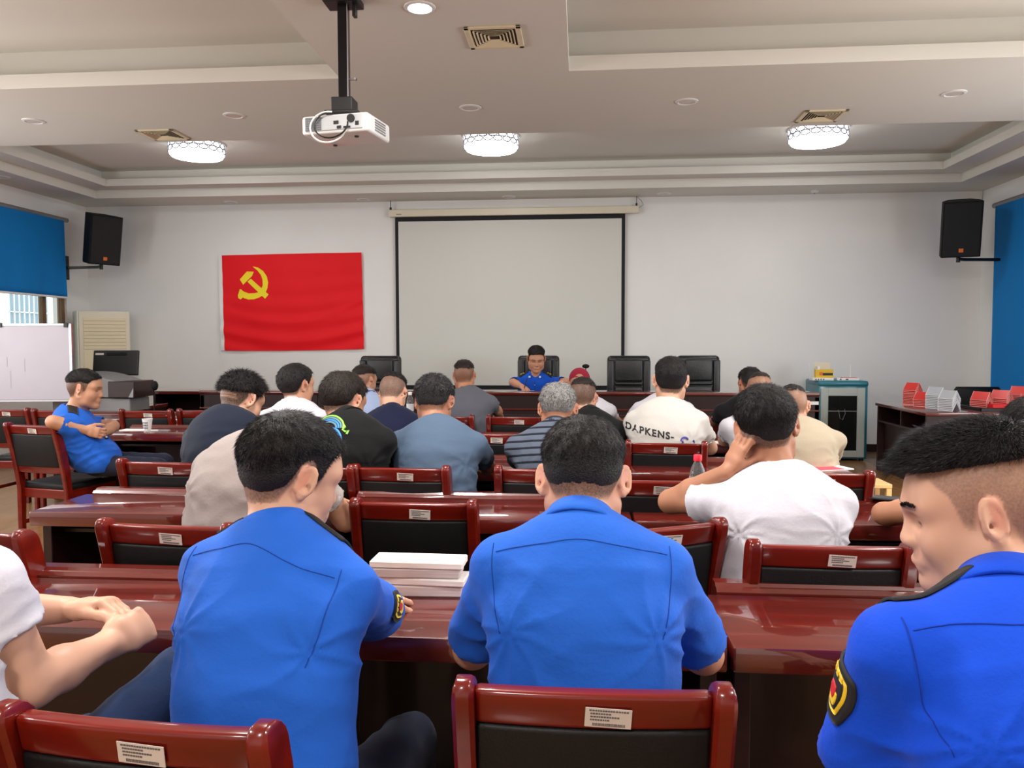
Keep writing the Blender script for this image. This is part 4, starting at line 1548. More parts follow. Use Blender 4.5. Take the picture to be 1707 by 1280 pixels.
HAIR = {'black': hair_mat('black_hair', (24, 20, 20)), 'brown': hair_mat('dark_brown_hair', (40, 30, 25)),
        'grey': hair_mat('grey_hair', (66, 64, 64), (172, 170, 168), 0.5), 'salt': hair_mat('greying_black_hair', (34, 32, 33), (120, 120, 122), 0.12)}
SHELL = {'black': (19, 16, 16), 'brown': (34, 26, 21), 'grey': (128, 126, 124), 'salt': (34, 32, 33)}


def cloth_mat(name, rgb, var=0.05, rough=0.8, sheen=0.05, stripes=None, bump=0.1):
    m = pmat(name, rgb, rough, spec=0.2, var=var, vscale=5, bump=bump, bscale=120, sheen=sheen)
    if stripes:
        nt = m.node_tree
        b = nt.nodes['Principled BSDF']
        a = nt.nodes.new('ShaderNodeAttribute')
        a.attribute_name = 'spine'
        mu = nt.nodes.new('ShaderNodeMath')
        mu.operation = 'MULTIPLY'
        mu.inputs[1].default_value = 1.0/stripes[0]
        fr = nt.nodes.new('ShaderNodeMath')
        fr.operation = 'FRACT'
        rp = nt.nodes.new('ShaderNodeValToRGB')
        rp.color_ramp.interpolation = 'CONSTANT'
        e = rp.color_ramp.elements
        e[0].position, e[0].color = 0, (*lin(rgb), 1)
        e[1].position, e[1].color = stripes[1], (*lin(stripes[2]), 1)
        nt.links.new(a.outputs['Fac'], mu.inputs[0])
        nt.links.new(mu.outputs[0], fr.inputs[0])
        nt.links.new(fr.outputs[0], rp.inputs['Fac'])
        nt.links.new(rp.outputs[0], b.inputs['Base Color'])
    return m


m_trou = cloth_mat('dark_navy_trousers', (24, 28, 46))
m_shoe = pmat('black_shoe_leather', (18, 17, 17), 0.35)
m_eye = pmat('eye_white', (232, 228, 222), 0.15)
m_iris = pmat('dark_iris', (26, 16, 12), 0.1)
m_seam = {}


# ---------------------------------------------------------------- head
def rot(yaw, pitch, roll):
    """Head frame: x right, y forward, z up. yaw turns left, pitch looks down, roll tilts to the right shoulder."""
    return np.array((Matrix.Rotation(math.radians(yaw), 3, 'Z') @ Matrix.Rotation(-math.radians(pitch), 3, 'X') @ Matrix.Rotation(math.radians(roll), 3, 'Y')))


I3 = np.eye(3)


def earR(s):
    return np.array(Matrix.Rotation(-s*math.radians(36), 3, 'Z') @ Matrix.Rotation(math.radians(-14), 3, 'X'))


def head_parts(face=1.0):
    sk = [ell((0, -0.014, 0.036), I3, (0.076, 0.097, 0.081)), ell((0, -0.042, 0.002), I3, (0.068, 0.062, 0.068))]
    fa = [(ell((0, 0.034, -0.028), I3, (0.064*face, 0.060, 0.086)), 0.03),
          (ell((0, 0.045, 0.028), I3, (0.063, 0.046, 0.05)), 0.03)]
    for s in (-1, 1):
        fa.append((cone((s*0.054*face, 0.004, -0.052), (s*0.046*face, 0.028, -0.082), 0.022, 0.020), 0.03))
        fa.append((cone((s*0.046*face, 0.028, -0.082), (s*0.012, 0.070, -0.104), 0.021, 0.021), 0.025))
        fa.append((ell((s*0.040*face, 0.052, -0.038), I3, (0.028, 0.030, 0.032)), 0.025))
        fa.append((cone((s*0.052, 0.064, 0.021), (s*0.012, 0.083, 0.019), 0.013, 0.014), 0.02))
        fa.append((ell((s*0.012, 0.096, -0.036), I3, (0.010, 0.012, 0.009)), 0.008))
    fa.append((cone((0, 0.083, 0.012), (0, 0.103, -0.031), 0.009, 0.0125), 0.014))
    fa.append((cone((-0.013, 0.089, -0.066), (0.013, 0.089, -0.066), 0.0125, 0.0125), 0.02))
    fa.append((ell((0, 0.085, -0.102), I3, (0.021, 0.017, 0.016)), 0.02))
    li = []
    for s in (-1, 1):
        li.append((cone((s*0.023, 0.088, -0.069), (s*0.006, 0.1015, -0.066), 0.0045, 0.0060), 0.006))
    li.append((cone((-0.014, 0.0945, -0.0775), (0.014, 0.0945, -0.0775), 0.0064, 0.0064), 0.007))
    soc = [ell((s*0.032, 0.094, -0.002), I3, (0.019, 0.019, 0.013)) for s in (-1, 1)]
    lids = [(ell((s*0.032, 0.0705, -0.001), I3, (0.0155, 0.0135, 0.0125)), 0.005) for s in (-1, 1)]
    return sk, fa, li, soc, lids


def ear_fn(QX, QY, QZ, s):
    R = earR(s)
    c = V3(s*0.081, -0.010, -0.006)
    x, y, z = (QX-c[0])/0.97, (QY-c[1])/0.93, (QZ-c[2])/1.02
    u = x*R[0, 0]+y*R[1, 0]+z*R[2, 0]
    v = x*R[0, 1]+y*R[1, 1]+z*R[2, 1]
    w = x*R[0, 2]+y*R[1, 2]+z*R[2, 2]
    # disc with raised helix rim and lobe
    e = np.sqrt((v/0.0185)**2+((w-0.002)/0.031)**2)
    plate = np.maximum((e-1)*0.018, np.abs(u-s*0.002)-0.0035)
    rim = np.sqrt(((e-0.93)*0.019)**2+(u-s*0.0045)**2)-0.0042
    rim = np.maximum(rim, -(w+0.022))
    lobe = np.sqrt((u/0.6)**2+(v-0.006)**2+(w+0.026)**2)-0.0085
    anti = np.sqrt(((np.sqrt(((v-0.003)/0.011)**2+((w-0.001)/0.019)**2)-0.95)*0.012)**2+(u-s*0.003)**2)-0.003
    trag = np.sqrt((u-s*0.002)**2+(v-0.0165)**2+((w+0.006)/1.4)**2)-0.0055
    d = smin(plate, rim, 0.004)
    d = smin(d, lobe, 0.006)
    d = smin(d, np.where(v > 0.012, 0.05, anti), 0.003)
    d = smin(d, trag, 0.004)
    hole = np.sqrt((u-s*0.006)**2+(v-0.008)**2+((w+0.005)/1.2)**2)-0.006
    return smax(d, -hole, 0.002)


def hair_thick(qx, qy, qz, st):
    zl = np.interp(qy, [-.11, -.075, -.045, -.028, -.012, 0.004, .014, .024, .036, .055, .085], [-.078, -.074, -.052, .000, .020, .016, -.018, -.012, .034, .060, .073+st.get('front_up', 0)])
    zl = zl+st.get('line', 0.0)+0.003*np.sin(qx*95+1.0)*np.sin(qx*41)+0.0015*np.sin(qx*310)
    cover = sstep((qz-zl)/0.012)
    tp = np.interp(qy, [-0.01, 0.05], [st.get('taper', 0.06), 0.014])
    ramp = sstep((qz-zl)/tp)
    fz = np.interp(qy, [-.1, -.03, .05], [st['fb'], st['fs'], st['fs']])
    lng = sstep((qz-fz)/st.get('soft', 0.03))
    front = st.get('quiff', 0)*sstep((qy-0.0)/0.08)
    th = st['thin']+(st['thick']+front-st['thin'])*lng
    th = np.where(th > 0, th*ramp, th)
    wave = st.get('lump', 0.0012)*np.sin(qx*150+3*np.sin(qy*60))*np.sin(qy*120+qz*90)
    bald = st.get('bald', 0)*np.exp(-((qx-st.get('bx', 0))**2+(qy+0.05)**2+(qz-0.11)**2)/0.028**2)
    t = cover*(th+wave*lng*ramp)*(1-bald)-(1-cover)*0.008
    edge = np.where(qy < 0.03, sstep((qz-zl+0.016)/0.03), sstep((qz-zl+0.003)/0.009))
    stub = edge*((1-lng)*st.get('stub', 0.6)+lng*0.93*(1-bald*0.7))
    lines = st.get('lines')
    if lines:
        for zc in lines:
            g = np.exp(-((qz-zc-0.25*np.abs(qx)*0.2)/0.0035)**2)*(qy < 0.0)*(np.abs(qx) < 0.06)
            t = t-g*0.012
            stub = stub*(1-0.7*g)
    return t, stub, cover, lng


def strands(P, N, D, L, r0, bend, seg=2):
    """Tapered three-sided hairs: roots P, directions D, lengths L."""
    n = len(P)
    a = np.cross(D, N+0.01)
    a /= np.linalg.norm(a, axis=1, keepdims=True)+1e-9
    b = np.cross(D, a)
    V = []
    for s in range(seg):
        t = s/seg
        c = P+D*(L*t)[:, None]+bend*(L*t*t)[:, None]
        rr = (r0*(1-0.75*t))[:, None]
        for k in range(3):
            ang = 2*PI*k/3
            V.append(c+rr*(a*math.cos(ang)+b*math.sin(ang)))
    V.append(P+D*L[:, None]+bend*L[:, None])
    m = 3*seg+1
    V = np.stack(V, 1).reshape(-1, 3)
    base = np.arange(n)[:, None]*m
    Q = []
    for s in range(seg-1):
        for k in range(3):
            Q.append(base+np.array([s*3+k, s*3+(k+1) % 3, (s+1)*3+(k+1) % 3, (s+1)*3+k]))
    for k in range(3):
        Q.append(base+np.array([(seg-1)*3+k, (seg-1)*3+(k+1) % 3, m-1, m-1]))
    return V, np.concatenate(Q)


def add_mesh(name, V, Fq, mat, parent, attr=None, smooth=True):
    """Numpy mesh that may hold degenerate quads as triangles."""
    me = bpy.data.meshes.new(name)
    V = np.asarray(V, np.float32)
    tri = Fq[:, 2] == Fq[:, 3]
    q4, q3 = Fq[~tri], Fq[tri][:, :3]
    me.vertices.add(len(V))
    me.vertices.foreach_set('co', V.ravel())
    me.loops.add(q4.size+q3.size)
    me.loops.foreach_set('vertex_index', np.concatenate([q4.ravel(), q3.ravel()]).astype(np.int32))
    me.polygons.add(len(q4)+len(q3))
    st = np.concatenate([np.arange(len(q4))*4, q4.size+np.arange(len(q3))*3]).astype(np.int32)
    me.polygons.foreach_set('loop_start', st)
    me.update(calc_edges=True)
    for nm, (typ, data) in (attr or {}).items():
        at_ = me.attributes.new(nm, typ, 'POINT')
        at_.data.foreach_set('color' if 'COLOR' in typ else 'value', np.asarray(data, np.float32).ravel())
    o = link(name, me, mat, parent)
    if smooth:
        me.shade_smooth()
    return o


# ---------------------------------------------------------------- hand
def hand_prims(W, d, n, s, curl=(25, 35, 25), spread=6, thumb=(0.7, 0.5, 0.25), scale=1.0, fcurl=None):
    """W wrist, d finger direction, n palm normal, s thumb side (unit vectors)."""
    d, n, s = [np.asarray(q, float)/np.linalg.norm(q) for q in (d, n, s)]
    s = s-d*(s @ d)
    s /= np.linalg.norm(s)
    n = n-d*(n @ d)-s*(n @ s)
    n /= np.linalg.norm(n)
    out = []
    k = scale
    out.append((eseg(W-d*0.01*k, W+d*0.045*k, s, (0.026*k, 0.019*k), (0.036*k, 0.016*k)), 0.012))
    out.append((eseg(W+d*0.045*k, W+d*0.085*k, s, (0.036*k, 0.016*k), (0.038*k, 0.013*k)), 0.010))
    out.append((ell(W+d*0.035*k+s*0.022*k+n*0.008*k, I3, (0.019*k, 0.019*k, 0.019*k)), 0.014))
    for i, (o, L) in enumerate(((0.029, 0.072), (0.010, 0.080), (-0.010, 0.074), (-0.028, 0.058))):
        p = W+d*(0.088-abs(o)*0.12)*k+s*o*k
        a = math.radians(spread*(1.5-i))*0.4
        dd = d*math.cos(a)+s*math.sin(a)
        ang = 0.0
        cs = fcurl[i] if fcurl else curl
        r = 0.0088*k if i < 3 else 0.0076*k
        for j, (frac, c) in enumerate(zip((0.46, 0.30, 0.24), cs)):
            ang += math.radians(c)
            q = p+(dd*math.cos(ang)+n*math.sin(ang))*L*frac*k*1.08
            out.append((cone(p, q, r*(1.06-0.08*j), r*(1.0-0.09*j)), 0.0045 if j == 0 else 0.003))
            p = q
    a, b, c = thumb
    p = W+d*0.022*k+s*0.024*k+n*0.004*k
    for j, (L, m) in enumerate(((0.040, (a, b, c)), (0.032, (a*1.25, b*0.5, c*1.3)), (0.026, (a*1.3, b*0.1, c*1.8)))):
        v = d*m[0]+s*m[1]+n*m[2]
        v /= np.linalg.norm(v)
        q = p+v*L*k
        out.append((cone(p, q, (0.0125-0.0012*j)*k, (0.0115-0.0013*j)*k), 0.010 if j == 0 else 0.005))
        p = q
    return out


# ---------------------------------------------------------------- trousers template shared by every sitter
def trouser_template():
    xs, ys, zs = axis(-0.3, 0.3, 0.018, []), axis(-0.22, 0.62, 0.018, []), axis(0.02, 0.82, 0.018, [])
    Fd = Field(xs, ys, zs)
    Fd.add(eseg(V3(0, 0.01, 0.595), V3(0, 0.01, 0.61), V3(1, 0, 0), (0.15, 0.105), (0.14, 0.098)), 0.03)
    for s in (-1, 1):
        Fd.add(cone(V3(s*0.080, 0.0, 0.572), V3(s*0.115, 0.40, 0.555), 0.078, 0.064), 0.03)
        Fd.add(cone(V3(s*0.115, 0.41, 0.55), V3(s*0.11, 0.36, 0.10), 0.064, 0.052), 0.02)
    V, Q = Fd.mesh()
    V = relax(V, Q, 2)
    N = vnormals(V, Q)
    V = V+N*(0.004*np.sin(V[:, 0]*60+V[:, 1]*35)*np.sin(V[:, 1]*42+V[:, 2]*30))[:, None]
    return V, Q


TR_V, TR_Q = trouser_template()
TR_ME = {}


def trousers(parent, rz, mat, z=0.0, dxy=(0, 0)):
    key = mat.name
    if key not in TR_ME:
        o = npmesh('trousers', TR_V, TR_Q, mat, parent)
        TR_ME[key] = o.data
    else:
        o = bpy.data.objects.new('trousers', TR_ME[key])
        COL.objects.link(o)
        o.parent = parent
    o.rotation_euler = (0, 0, rz)
    o.location = (dxy[0], dxy[1], z)
    for s in (-1, 1):
        if 'shoe' not in TR_ME:
            m = MB()
            m.box((-0.045, -0.08, 0.0), (0.045, 0.19, 0.02), 0.009, 2)
            m.sphere((0, 0.06, 0.03), 0.05, 14, (0.85, 2.4, 0.75)).sphere((0, -0.02, 0.055), 0.05, 14, (0.8, 1.1, 1.0))
            sh = m.build('shoe', m_shoe, parent, True)
            TR_ME['shoe'] = sh.data
        else:
            sh = bpy.data.objects.new('shoe', TR_ME['shoe'])
            COL.objects.link(sh)
            sh.parent = parent
        lx, ly = s*0.11, 0.36
        sh.location = (dxy[0]+lx*math.cos(rz)-ly*math.sin(rz), dxy[1]+lx*math.sin(rz)+ly*math.cos(rz), 0)
        sh.rotation_euler = (0, 0, rz)


# ---------------------------------------------------------------- the figure
def wave_noise(P, seed, lam, n=7):
    r = np.random.default_rng(seed)
    out = np.zeros(len(P))
    W = P+0.25*lam*np.sin(P[:, [1, 2, 0]]*(2*PI/(lam*2.3))+r.uniform(0, 6, 3))
    for _ in range(n):
        k = r.normal(size=3)
        k = k/np.linalg.norm(k)*2*PI/(lam*r.uniform(0.7, 1.6))
        out += 1-2*np.abs(np.sin(0.5*(W @ k)+r.uniform(0, 6)))**0.8
    return out/n


def figure(label, head, neck, pelvis, chest=0.0, hyaw=0.0, hpitch=20.0, hroll=0.0, hs=1.0, sw=0.185, girth=1.0, tall=1.0, res=2,
           arms=None, skin='mid', hair=None, hcol='black', shirt=None, kind='tee', sleeve=0.62, legyaw=None, face=1.0,
           group=None, back=0.05, trous=None, slope=0.075, drop=0.03, nkr=1.0, hands=True, ears=1.0, collar_mat=None, eye=False, wr=0.004, lean=0.0, legs=True, sl_r=1.0, fine_head=True):
    """A seated figure. head = middle of the skull between the ears, neck = base of the neck, pelvis = (x, y[, z])."""
    head, neck = np.array(head, float), np.array(neck, float)-V3(0, 0, drop)
    pel = np.array((pelvis[0], pelvis[1], pelvis[2] if len(pelvis) > 2 else 0.58), float)
    root = thing('person', label, 'person', (pel[0], pel[1], 0), 0, group)
    O = np.array([pel[0], pel[1], 0.0])
    head, neck, pel = head-O, neck-O, pel-O
    ca, sa = math.cos(math.radians(chest)), math.sin(math.radians(chest))
    lr = math.radians(lean)
    right = V3(ca*math.cos(lr), sa*math.cos(lr), math.sin(lr))
    fwd = V3(-sa, ca, 0)
    base_h, fine_h, fine_hand = ((0.012, 0.0033, 0.0035), (0.016, 0.0066, 0.006), (0.022, 0.0092, 0.009))[res]
    base_s = (0.0066, 0.0105, 0.018)[res]
    # spine
    ctrl = pel*0.42+neck*0.58-fwd*back
    B = lambda t: pel*(1-t)**2+ctrl*2*t*(1-t)+neck*t*t
    ts = (0, 0.22, 0.45, 0.68, 0.86, 0.97)
    sec = ((0.165, 0.120), (0.152, 0.116), (0.158, 0.118), (0.172, 0.120), (0.155, 0.098), (0.085, 0.070))
    tup = B(0.95)-B(0.8)
    tup /= np.linalg.norm(tup)
    hx = neck-tup*0.0
    S = {s: hx+right*s*sw-tup*slope-V3(0, 0, 0.004)+fwd*0.012 for s in (-1, 1)}
    A = {}
    for s in (-1, 1):
        spec = (arms or {}).get('L' if s < 0 else 'R')
        if spec is None:
            E = S[s]+right*s*0.075+fwd*0.17-V3(0, 0, 0.24)
            E[2] = max(E[2], 0.815)
            Wp = neck+right*s*0.055+fwd*0.40
            Wp[2] = 0.80
            dv = Wp-E
            if np.linalg.norm(dv) > 0.27:
                Wp = E+dv/np.linalg.norm(dv)*0.25
                Wp[2] = 0.80
            A[s] = [E, Wp, None]
        else:
            E = np.array(spec[0], float)-O
            Wp = np.array(spec[1], float)-O
            A[s] = [E, Wp, spec[2] if len(spec) > 2 else None]
    Rh = rot(hyaw, hpitch, hroll)
    # ---- body field
    fz = [(head-0.155*hs, head+0.155*hs, (fine_h if fine_head is True else fine_head) if fine_head else 0.008)]
    for s in (-1, 1):
        if hands:
            hd = A[s][1]
            spec = A[s][2]
            dd = np.array(spec['d'], float) if spec else (hd-A[s][0])
            dd = dd/np.linalg.norm(dd)
            c = hd+dd*0.07
            fz.append((c-0.12, c+0.12, fine_hand))
    pts = np.stack([pel, neck, head+0.15, head-0.15, S[-1], S[1]]+[A[s][i] for s in (-1, 1) for i in (0, 1)]+[f[0] for f in fz]+[f[1] for f in fz])
    lo, hi = pts.min(0)-0.13, pts.max(0)+0.13
    lo[2] = pel[2]-0.12
    axs = [axis(lo[i], hi[i], base_h, [(f[0][i], f[1][i], f[2]) for f in fz]) for i in range(3)]
    Fd = Field(*axs)
    cs = [B(t) for t in ts]
    cs[0] = cs[0]+V3(0, 0, 0.03)
    for i in range(5):
        Fd.add(eseg(cs[i], cs[i+1], right, [v*girth*0.93-0.004 for v in sec[i]], [v*girth*0.93-0.004 for v in sec[i+1]]), 0.03)
    nk_up = head+Rh @ V3(0, -0.022, -0.055)*hs
    for s in (-1, 1):
        Fd.add(cone(neck+right*s*0.03-tup*0.02, S[s], 0.045, 0.044), 0.03)
        E, Wp, spec = A[s]
        Fd.add(cone(S[s], E, 0.045*girth**0.5, 0.039*girth**0.5), 0.03)
        mid = E*0.62+Wp*0.38
        Fd.add(cone(E, mid, 0.039*girth**0.5, 0.040*girth**0.5), 0.02)
        Fd.add(cone(mid, Wp, 0.039*girth**0.5, 0.026), 0.015)
        if hands:
            dv = Wp-E
            dv /= np.linalg.norm(dv)
            if spec is None:
                hp = hand_prims(Wp, dv*0.9-V3(0, 0, 0.1), V3(0, 0, -1), -right*s, (14, 22, 15), scale=0.96)
            else:
                hp = hand_prims(Wp, spec['d'], spec['n'], spec['s'], spec.get('curl', (20, 30, 20)), spec.get('spread', 6), spec.get('thumb', (0.7, 0.5, 0.25)), spec.get('scale', 1.0), spec.get('fcurl'))
            for p, k in hp:
                Fd.add(p, k)
    Fd.add(cone(neck-tup*0.03, nk_up, 0.054*girth**0.5*nkr, 0.050*girth**0.4*nkr), 0.028)
    Fd.add(cone(neck+fwd*0.05-tup*0.02, head+Rh @ V3(0, 0.012, -0.075)*hs, 0.040, 0.040), 0.035)
    # head block
    sl = Fd.sl(head-0.165*hs, head+0.165*hs)
    X, Y, Z = Fd.grid(sl)
    x, y, z = (X-head[0])/hs, (Y-head[1])/hs, (Z-head[2])/hs
    qx = (x*Rh[0, 0]+y*Rh[1, 0]+z*Rh[2, 0]).astype(f32)
    qy = (x*Rh[0, 1]+y*Rh[1, 1]+z*Rh[2, 1]).astype(f32)
    qz = (x*Rh[0, 2]+y*Rh[1, 2]+z*Rh[2, 2]).astype(f32)
    sk, fa, li, soc, lids = head_parts(face)
    dS = smin(sk[0][0](qx, qy, qz), sk[1][0](qx, qy, qz), 0.03)
    d = dS
    for p, k in fa:
        d = smin(d, p[0](qx, qy, qz), k)
    for p in soc:
        d = smax(d, -p[0](qx, qy, qz), 0.012)
    for p, k in lids+li:
        d = smin(d, p[0](qx, qy, qz), k)
    dh = d
    for s in (-1, 1):
        d = smin(d, ear_fn(qx, qy, qz, s), 0.005)
    Fd.F[sl] = smin(Fd.F[sl], np.minimum(d*hs, CAP).astype(f32), 0.03*hs)
    # keep ears and face crisp: the smooth union only thickens near the neck
    V, Q = Fd.mesh()
    V = relax(V, Q, 1, 0.35)
    q = ((V-head)/hs) @ Rh
    t, stub, cover, lng = hair_thick(q[:, 0], q[:, 1], q[:, 2], hair)
    inh = (np.abs(q) < 0.15).all(1) & (smin(sk[0][0](q[:, 0], q[:, 1], q[:, 2]), sk[1][0](q[:, 0], q[:, 1], q[:, 2]), 0.03) < np.where(q[:, 1] > 0.03, 0.06, 0.014))
    ear = np.exp(-(((np.abs(q[:, 0])-0.083)/0.012)**2+((q[:, 1]+0.008)/0.03)**2+((q[:, 2]+0.004)/0.04)**2)*1.2)*(np.abs(q[:, 0]) > 0.0775)
    R_ = np.where(inh, stub*(1-np.clip(ear*3, 0, 1)), 0)
    lip = np.exp(-((q[:, 2]+0.071)/0.0075)**2-(q[:, 0]/0.02)**4)*(q[:, 1] > 0.075)
    G_ = np.where(inh, np.clip(lip*0.75+ear*0.45*(q[:, 1] < 0.03), 0, 1), 0)
    ax_ = np.abs(q[:, 0])
    brow = np.exp(-((q[:, 2]-0.0225+0.12*(ax_-0.032)**2*40)/0.0042)**2-((ax_-0.033)/0.021)**6)*(q[:, 1] > 0.045)
    slit = np.exp(-((q[:, 2]+0.0035+8*(ax_-0.032)**2)/0.0026)**2-((ax_-0.032)/0.015)**6)*(q[:, 1] > 0.05)*(1.0)
    mouth = np.exp(-((q[:, 2]+0.0718)/0.0016)**2-(q[:, 0]/0.022)**6)*(q[:, 1] > 0.075)*0.8
    nos = np.exp(-((q[:, 2]+0.0445)/0.003)**2-((ax_-0.009)/0.005)**2)*(q[:, 1] > 0.085)*0.8
    B_ = np.where(inh, np.clip(brow*0.85+slit*0.9+mouth+nos, 0, 1), 0)
    tone = np.stack([R_, G_, B_, np.ones(len(V))], 1)
    body = add_mesh('body', V, Q, SKIN[skin], root, {'tone': ('FLOAT_COLOR', tone)})
    # ---- hair
    if hair.get('strands', 1):
        tt, _, _, _ = hair_thick(qx, qy, qz, hair)
        dk = dh if True else dS
        HF = (np.minimum(dk, dS+0.01)-tt)*hs
        hv, hq = surface_net(HF.astype(f32), Fd.ax[0][sl[0]], Fd.ax[1][sl[1]], Fd.ax[2][sl[2]])
        hv = relax(hv, hq, 1, 0.4)
        hqv = ((hv-head)/hs) @ Rh
        th, _, _, _ = hair_thick(hqv[:, 0], hqv[:, 1], hqv[:, 2], hair)
        keep = (th > 0.0018) & (hqv[:, 2] > -0.09)
        hv2, hq2, used = compact(hv, hq, keep)
        allV, allQ = [hv2], [hq2]
        if len(hq2):
            N = vnormals(hv2, hq2)
            qq = hqv[used]
            tq = th[used]
            cen = hv2[hq2]
            ar = 0.5*np.linalg.norm(np.cross(cen[:, 2]-cen[:, 0], cen[:, 3]-cen[:, 1]), axis=1)
            fq = qq[hq2].mean(1)
            ft = tq[hq2].mean(1)
            pr = ar*np.clip((ft-0.0008)/0.003, 0.1, 1)
            n = hair.get('n', (8500, 3000, 1000)[res])
            if pr.sum() > 0:
                pick = np.random.default_rng(11).choice(len(hq2), n, p=pr/pr.sum())
                r_ = np.random.default_rng(5)
                wts = r_.dirichlet((1, 1, 1, 1), n)
                P = (cen[pick]*wts[:, :, None]).sum(1)
                Nn = N[hq2[pick]].mean(1)
                crown = head+Rh @ V3(hair.get('cx', 0.0), -0.062, 0.10)*hs
                flow = P-crown
                flow = flow-Nn*(flow*Nn).sum(1, keepdims=True)
                flow /= np.linalg.norm(flow, axis=1, keepdims=True)+1e-6
                # a slight swirl round the crown
                flow = flow+0.5*np.cross(Nn, flow)*np.exp(-(np.linalg.norm(P-crown, axis=1)/0.06)**2)[:, None]
                lift = hair.get('lift', 0.6)
                D = Nn*lift+flow*(1-lift)+r_.normal(size=(n, 3))*hair.get('mess', 0.16)
                D /= np.linalg.norm(D, axis=1, keepdims=True)
                L = hair.get('len', 0.016)*hs*r_.uniform(0.55, 1.25, n)*np.clip(ft[pick]/max(1e-4, hair['thick']), 0.25, 1.3)
                r0 = np.full(n, hair.get('r', (0.00065, 0.0010, 0.0016)[res]))
                sv, sq = strands(P-Nn*0.003, Nn, D, L+0.003, r0, flow*0.35-V3(0, 0, 0.05), 2)
                allQ.append(sq+len(hv2))
                allV.append(sv)
            ho = add_mesh('hair', np.concatenate(allV), np.concatenate(allQ), HAIR[hcol], root)
            ho.data.materials.append(pmat(hcol+'_hair_base', SHELL[hcol], 0.55, spec=0.3, var=0.25, vscale=60, bump=0.4, bscale=300))
            mi = np.zeros(len(ho.data.polygons), np.int32)
            mi[:len(hq2)] = 1
            ho.data.polygons.foreach_set('material_index', mi)
    # ---- shirt
    pts = np.stack([pel, neck, S[-1], S[1]]+[S[s]+(A[s][0]-S[s])*min(1.0, sleeve+0.1) for s in (-1, 1)]+[B(0.5)])
    lo, hi = pts.min(0)-0.2*girth, pts.max(0)+0.2*girth
    lo[2] = pel[2]-0.075
    sf = Field(*[axis(lo[i], hi[i], base_s, []) for i in range(3)])
    sec2 = ((0.182, 0.134), (0.176, 0.132), (0.178, 0.133), (0.188, 0.133), (0.168, 0.108), (0.092, 0.078))
    for i in range(5):
        sf.add(eseg(cs[i], cs[i+1], right, [v*girth for v in sec2[i]], [v*girth for v in sec2[i+1]]), 0.03)
    hemz = pel[2]-0.055
    for s in (-1, 1):
        sf.add(cone(neck+right*s*0.035-tup*0.022, S[s], 0.055, 0.056), 0.035)
        E = A[s][0]
        e = S[s]+(E-S[s])*sleeve
        dv = (E-S[s])/np.linalg.norm(E-S[s])
        sf.add(cone(S[s], S[s]+(E-S[s])*(sleeve+0.12), 0.057*girth**0.5, 0.064*girth**0.5*sl_r), 0.03, cut=(e, dv))
    for s in (-1, 1):
        E = A[s][0]
        e0 = S[s]+(E-S[s])*(sleeve-0.16)
        e1 = S[s]+(E-S[s])*(sleeve+0.35)
        sf.sub(cone(e0, e1, 0.046*girth**0.5, 0.058*girth**0.5*sl_r), 0.004)
    nd = nk_up-neck
    nd /= np.linalg.norm(nd)
    sf.add(cone(neck-tup*0.03, neck+nd*0.05, 0.068*girth**0.5, 0.062*girth**0.5), 0.03, cut=(neck+nd*0.016, nd*0.93-fwd*-0.36))
    sf.sub(cone(neck+nd*0.004, neck+nd*0.14, 0.055*girth**0.5+0.003, 0.055*girth**0.5+0.003), 0.004)
    # open flat hem
    X, Y, Z = sf.grid((slice(None),)*3)
    sf.F = np.maximum(sf.F, (hemz-Z).astype(f32))
    Vs, Qs = sf.mesh()
    Vs = relax(Vs, Qs, 2, 0.5)
    Ns = vnormals(Vs, Qs)
    sd = int(abs(head[2]*1e4)+abs(O[0]*1e3)) % 9973
    axis_w = (neck-pel)/np.linalg.norm(neck-pel)
    tl = ((Vs-pel) @ axis_w)/np.linalg.norm(neck-pel)
    armd = np.minimum(*[np.linalg.norm(Vs-(S[s]-tup*0.09), axis=1) for s in (-1, 1)])
    amp = wr*(0.35+0.8*np.exp(-((tl-0.18)/0.25)**2)+0.6*np.exp(-(armd/0.11)**2))
    disp = wave_noise(Vs*np.array([1, 1, 1.7]), sd, 0.11)*amp*1.5+wave_noise(Vs, sd+1, 0.05)*amp*0.45
    rs_ = np.random.default_rng(sd)
    for s in (-1, 1):
        ap = S[s]-tup*0.115-right*s*0.02
        rel = Vs-ap
        ru, rv_ = rel @ right*s, rel @ tup
        th_ = np.arctan2(rv_, ru)
        r_ = np.linalg.norm(rel, axis=1)
        k_ = rs_.uniform(6.5, 9.5)
        fold = 1-2*np.abs(np.sin(0.5*(k_*th_+2.2*np.sin(r_*26+rs_.uniform(0, 6))+rs_.uniform(0, 6))))**0.7
        disp += wr*1.25*fold*np.exp(-(r_/0.15)**2)*np.clip(r_/0.03, 0, 1)
        e_ = S[s]+(A[s][0]-S[s])*sleeve
        r2_ = np.linalg.norm(Vs-e_, axis=1)
        disp += wr*0.9*np.exp(-(r2_/0.10)**2)*(1-2*np.abs(np.sin(0.5*((Vs-e_) @ dv*95+3*np.sin((Vs @ right)*40+s))))**0.8)
    zz_ = (Vs-pel) @ axis_w
    bunch = 1-2*np.abs(np.sin(0.5*(zz_*120+3.2*np.sin((Vs @ right)*9+sd)+1.5*np.sin((Vs @ right)*23))))**0.7
    disp += wr*0.9*bunch*np.exp(-((tl-0.16)/0.15)**2)*(0.5+0.5*np.sin((Vs @ right)*17+sd*0.7))
    Vs = Vs+Ns*disp[:, None]
    so = add_mesh('shirt', Vs, Qs, shirt, root, {'spine': ('FLOAT', (Vs-pel) @ axis_w)})
    bvh = BVHTree.FromPolygons(Vs.tolist(), Qs.tolist())
    # ---- collar / rib
    cm = collar_mat or shirt
    nr = 0.059*girth**0.5*max(1, nkr)
    u = right-nd*(right @ nd)
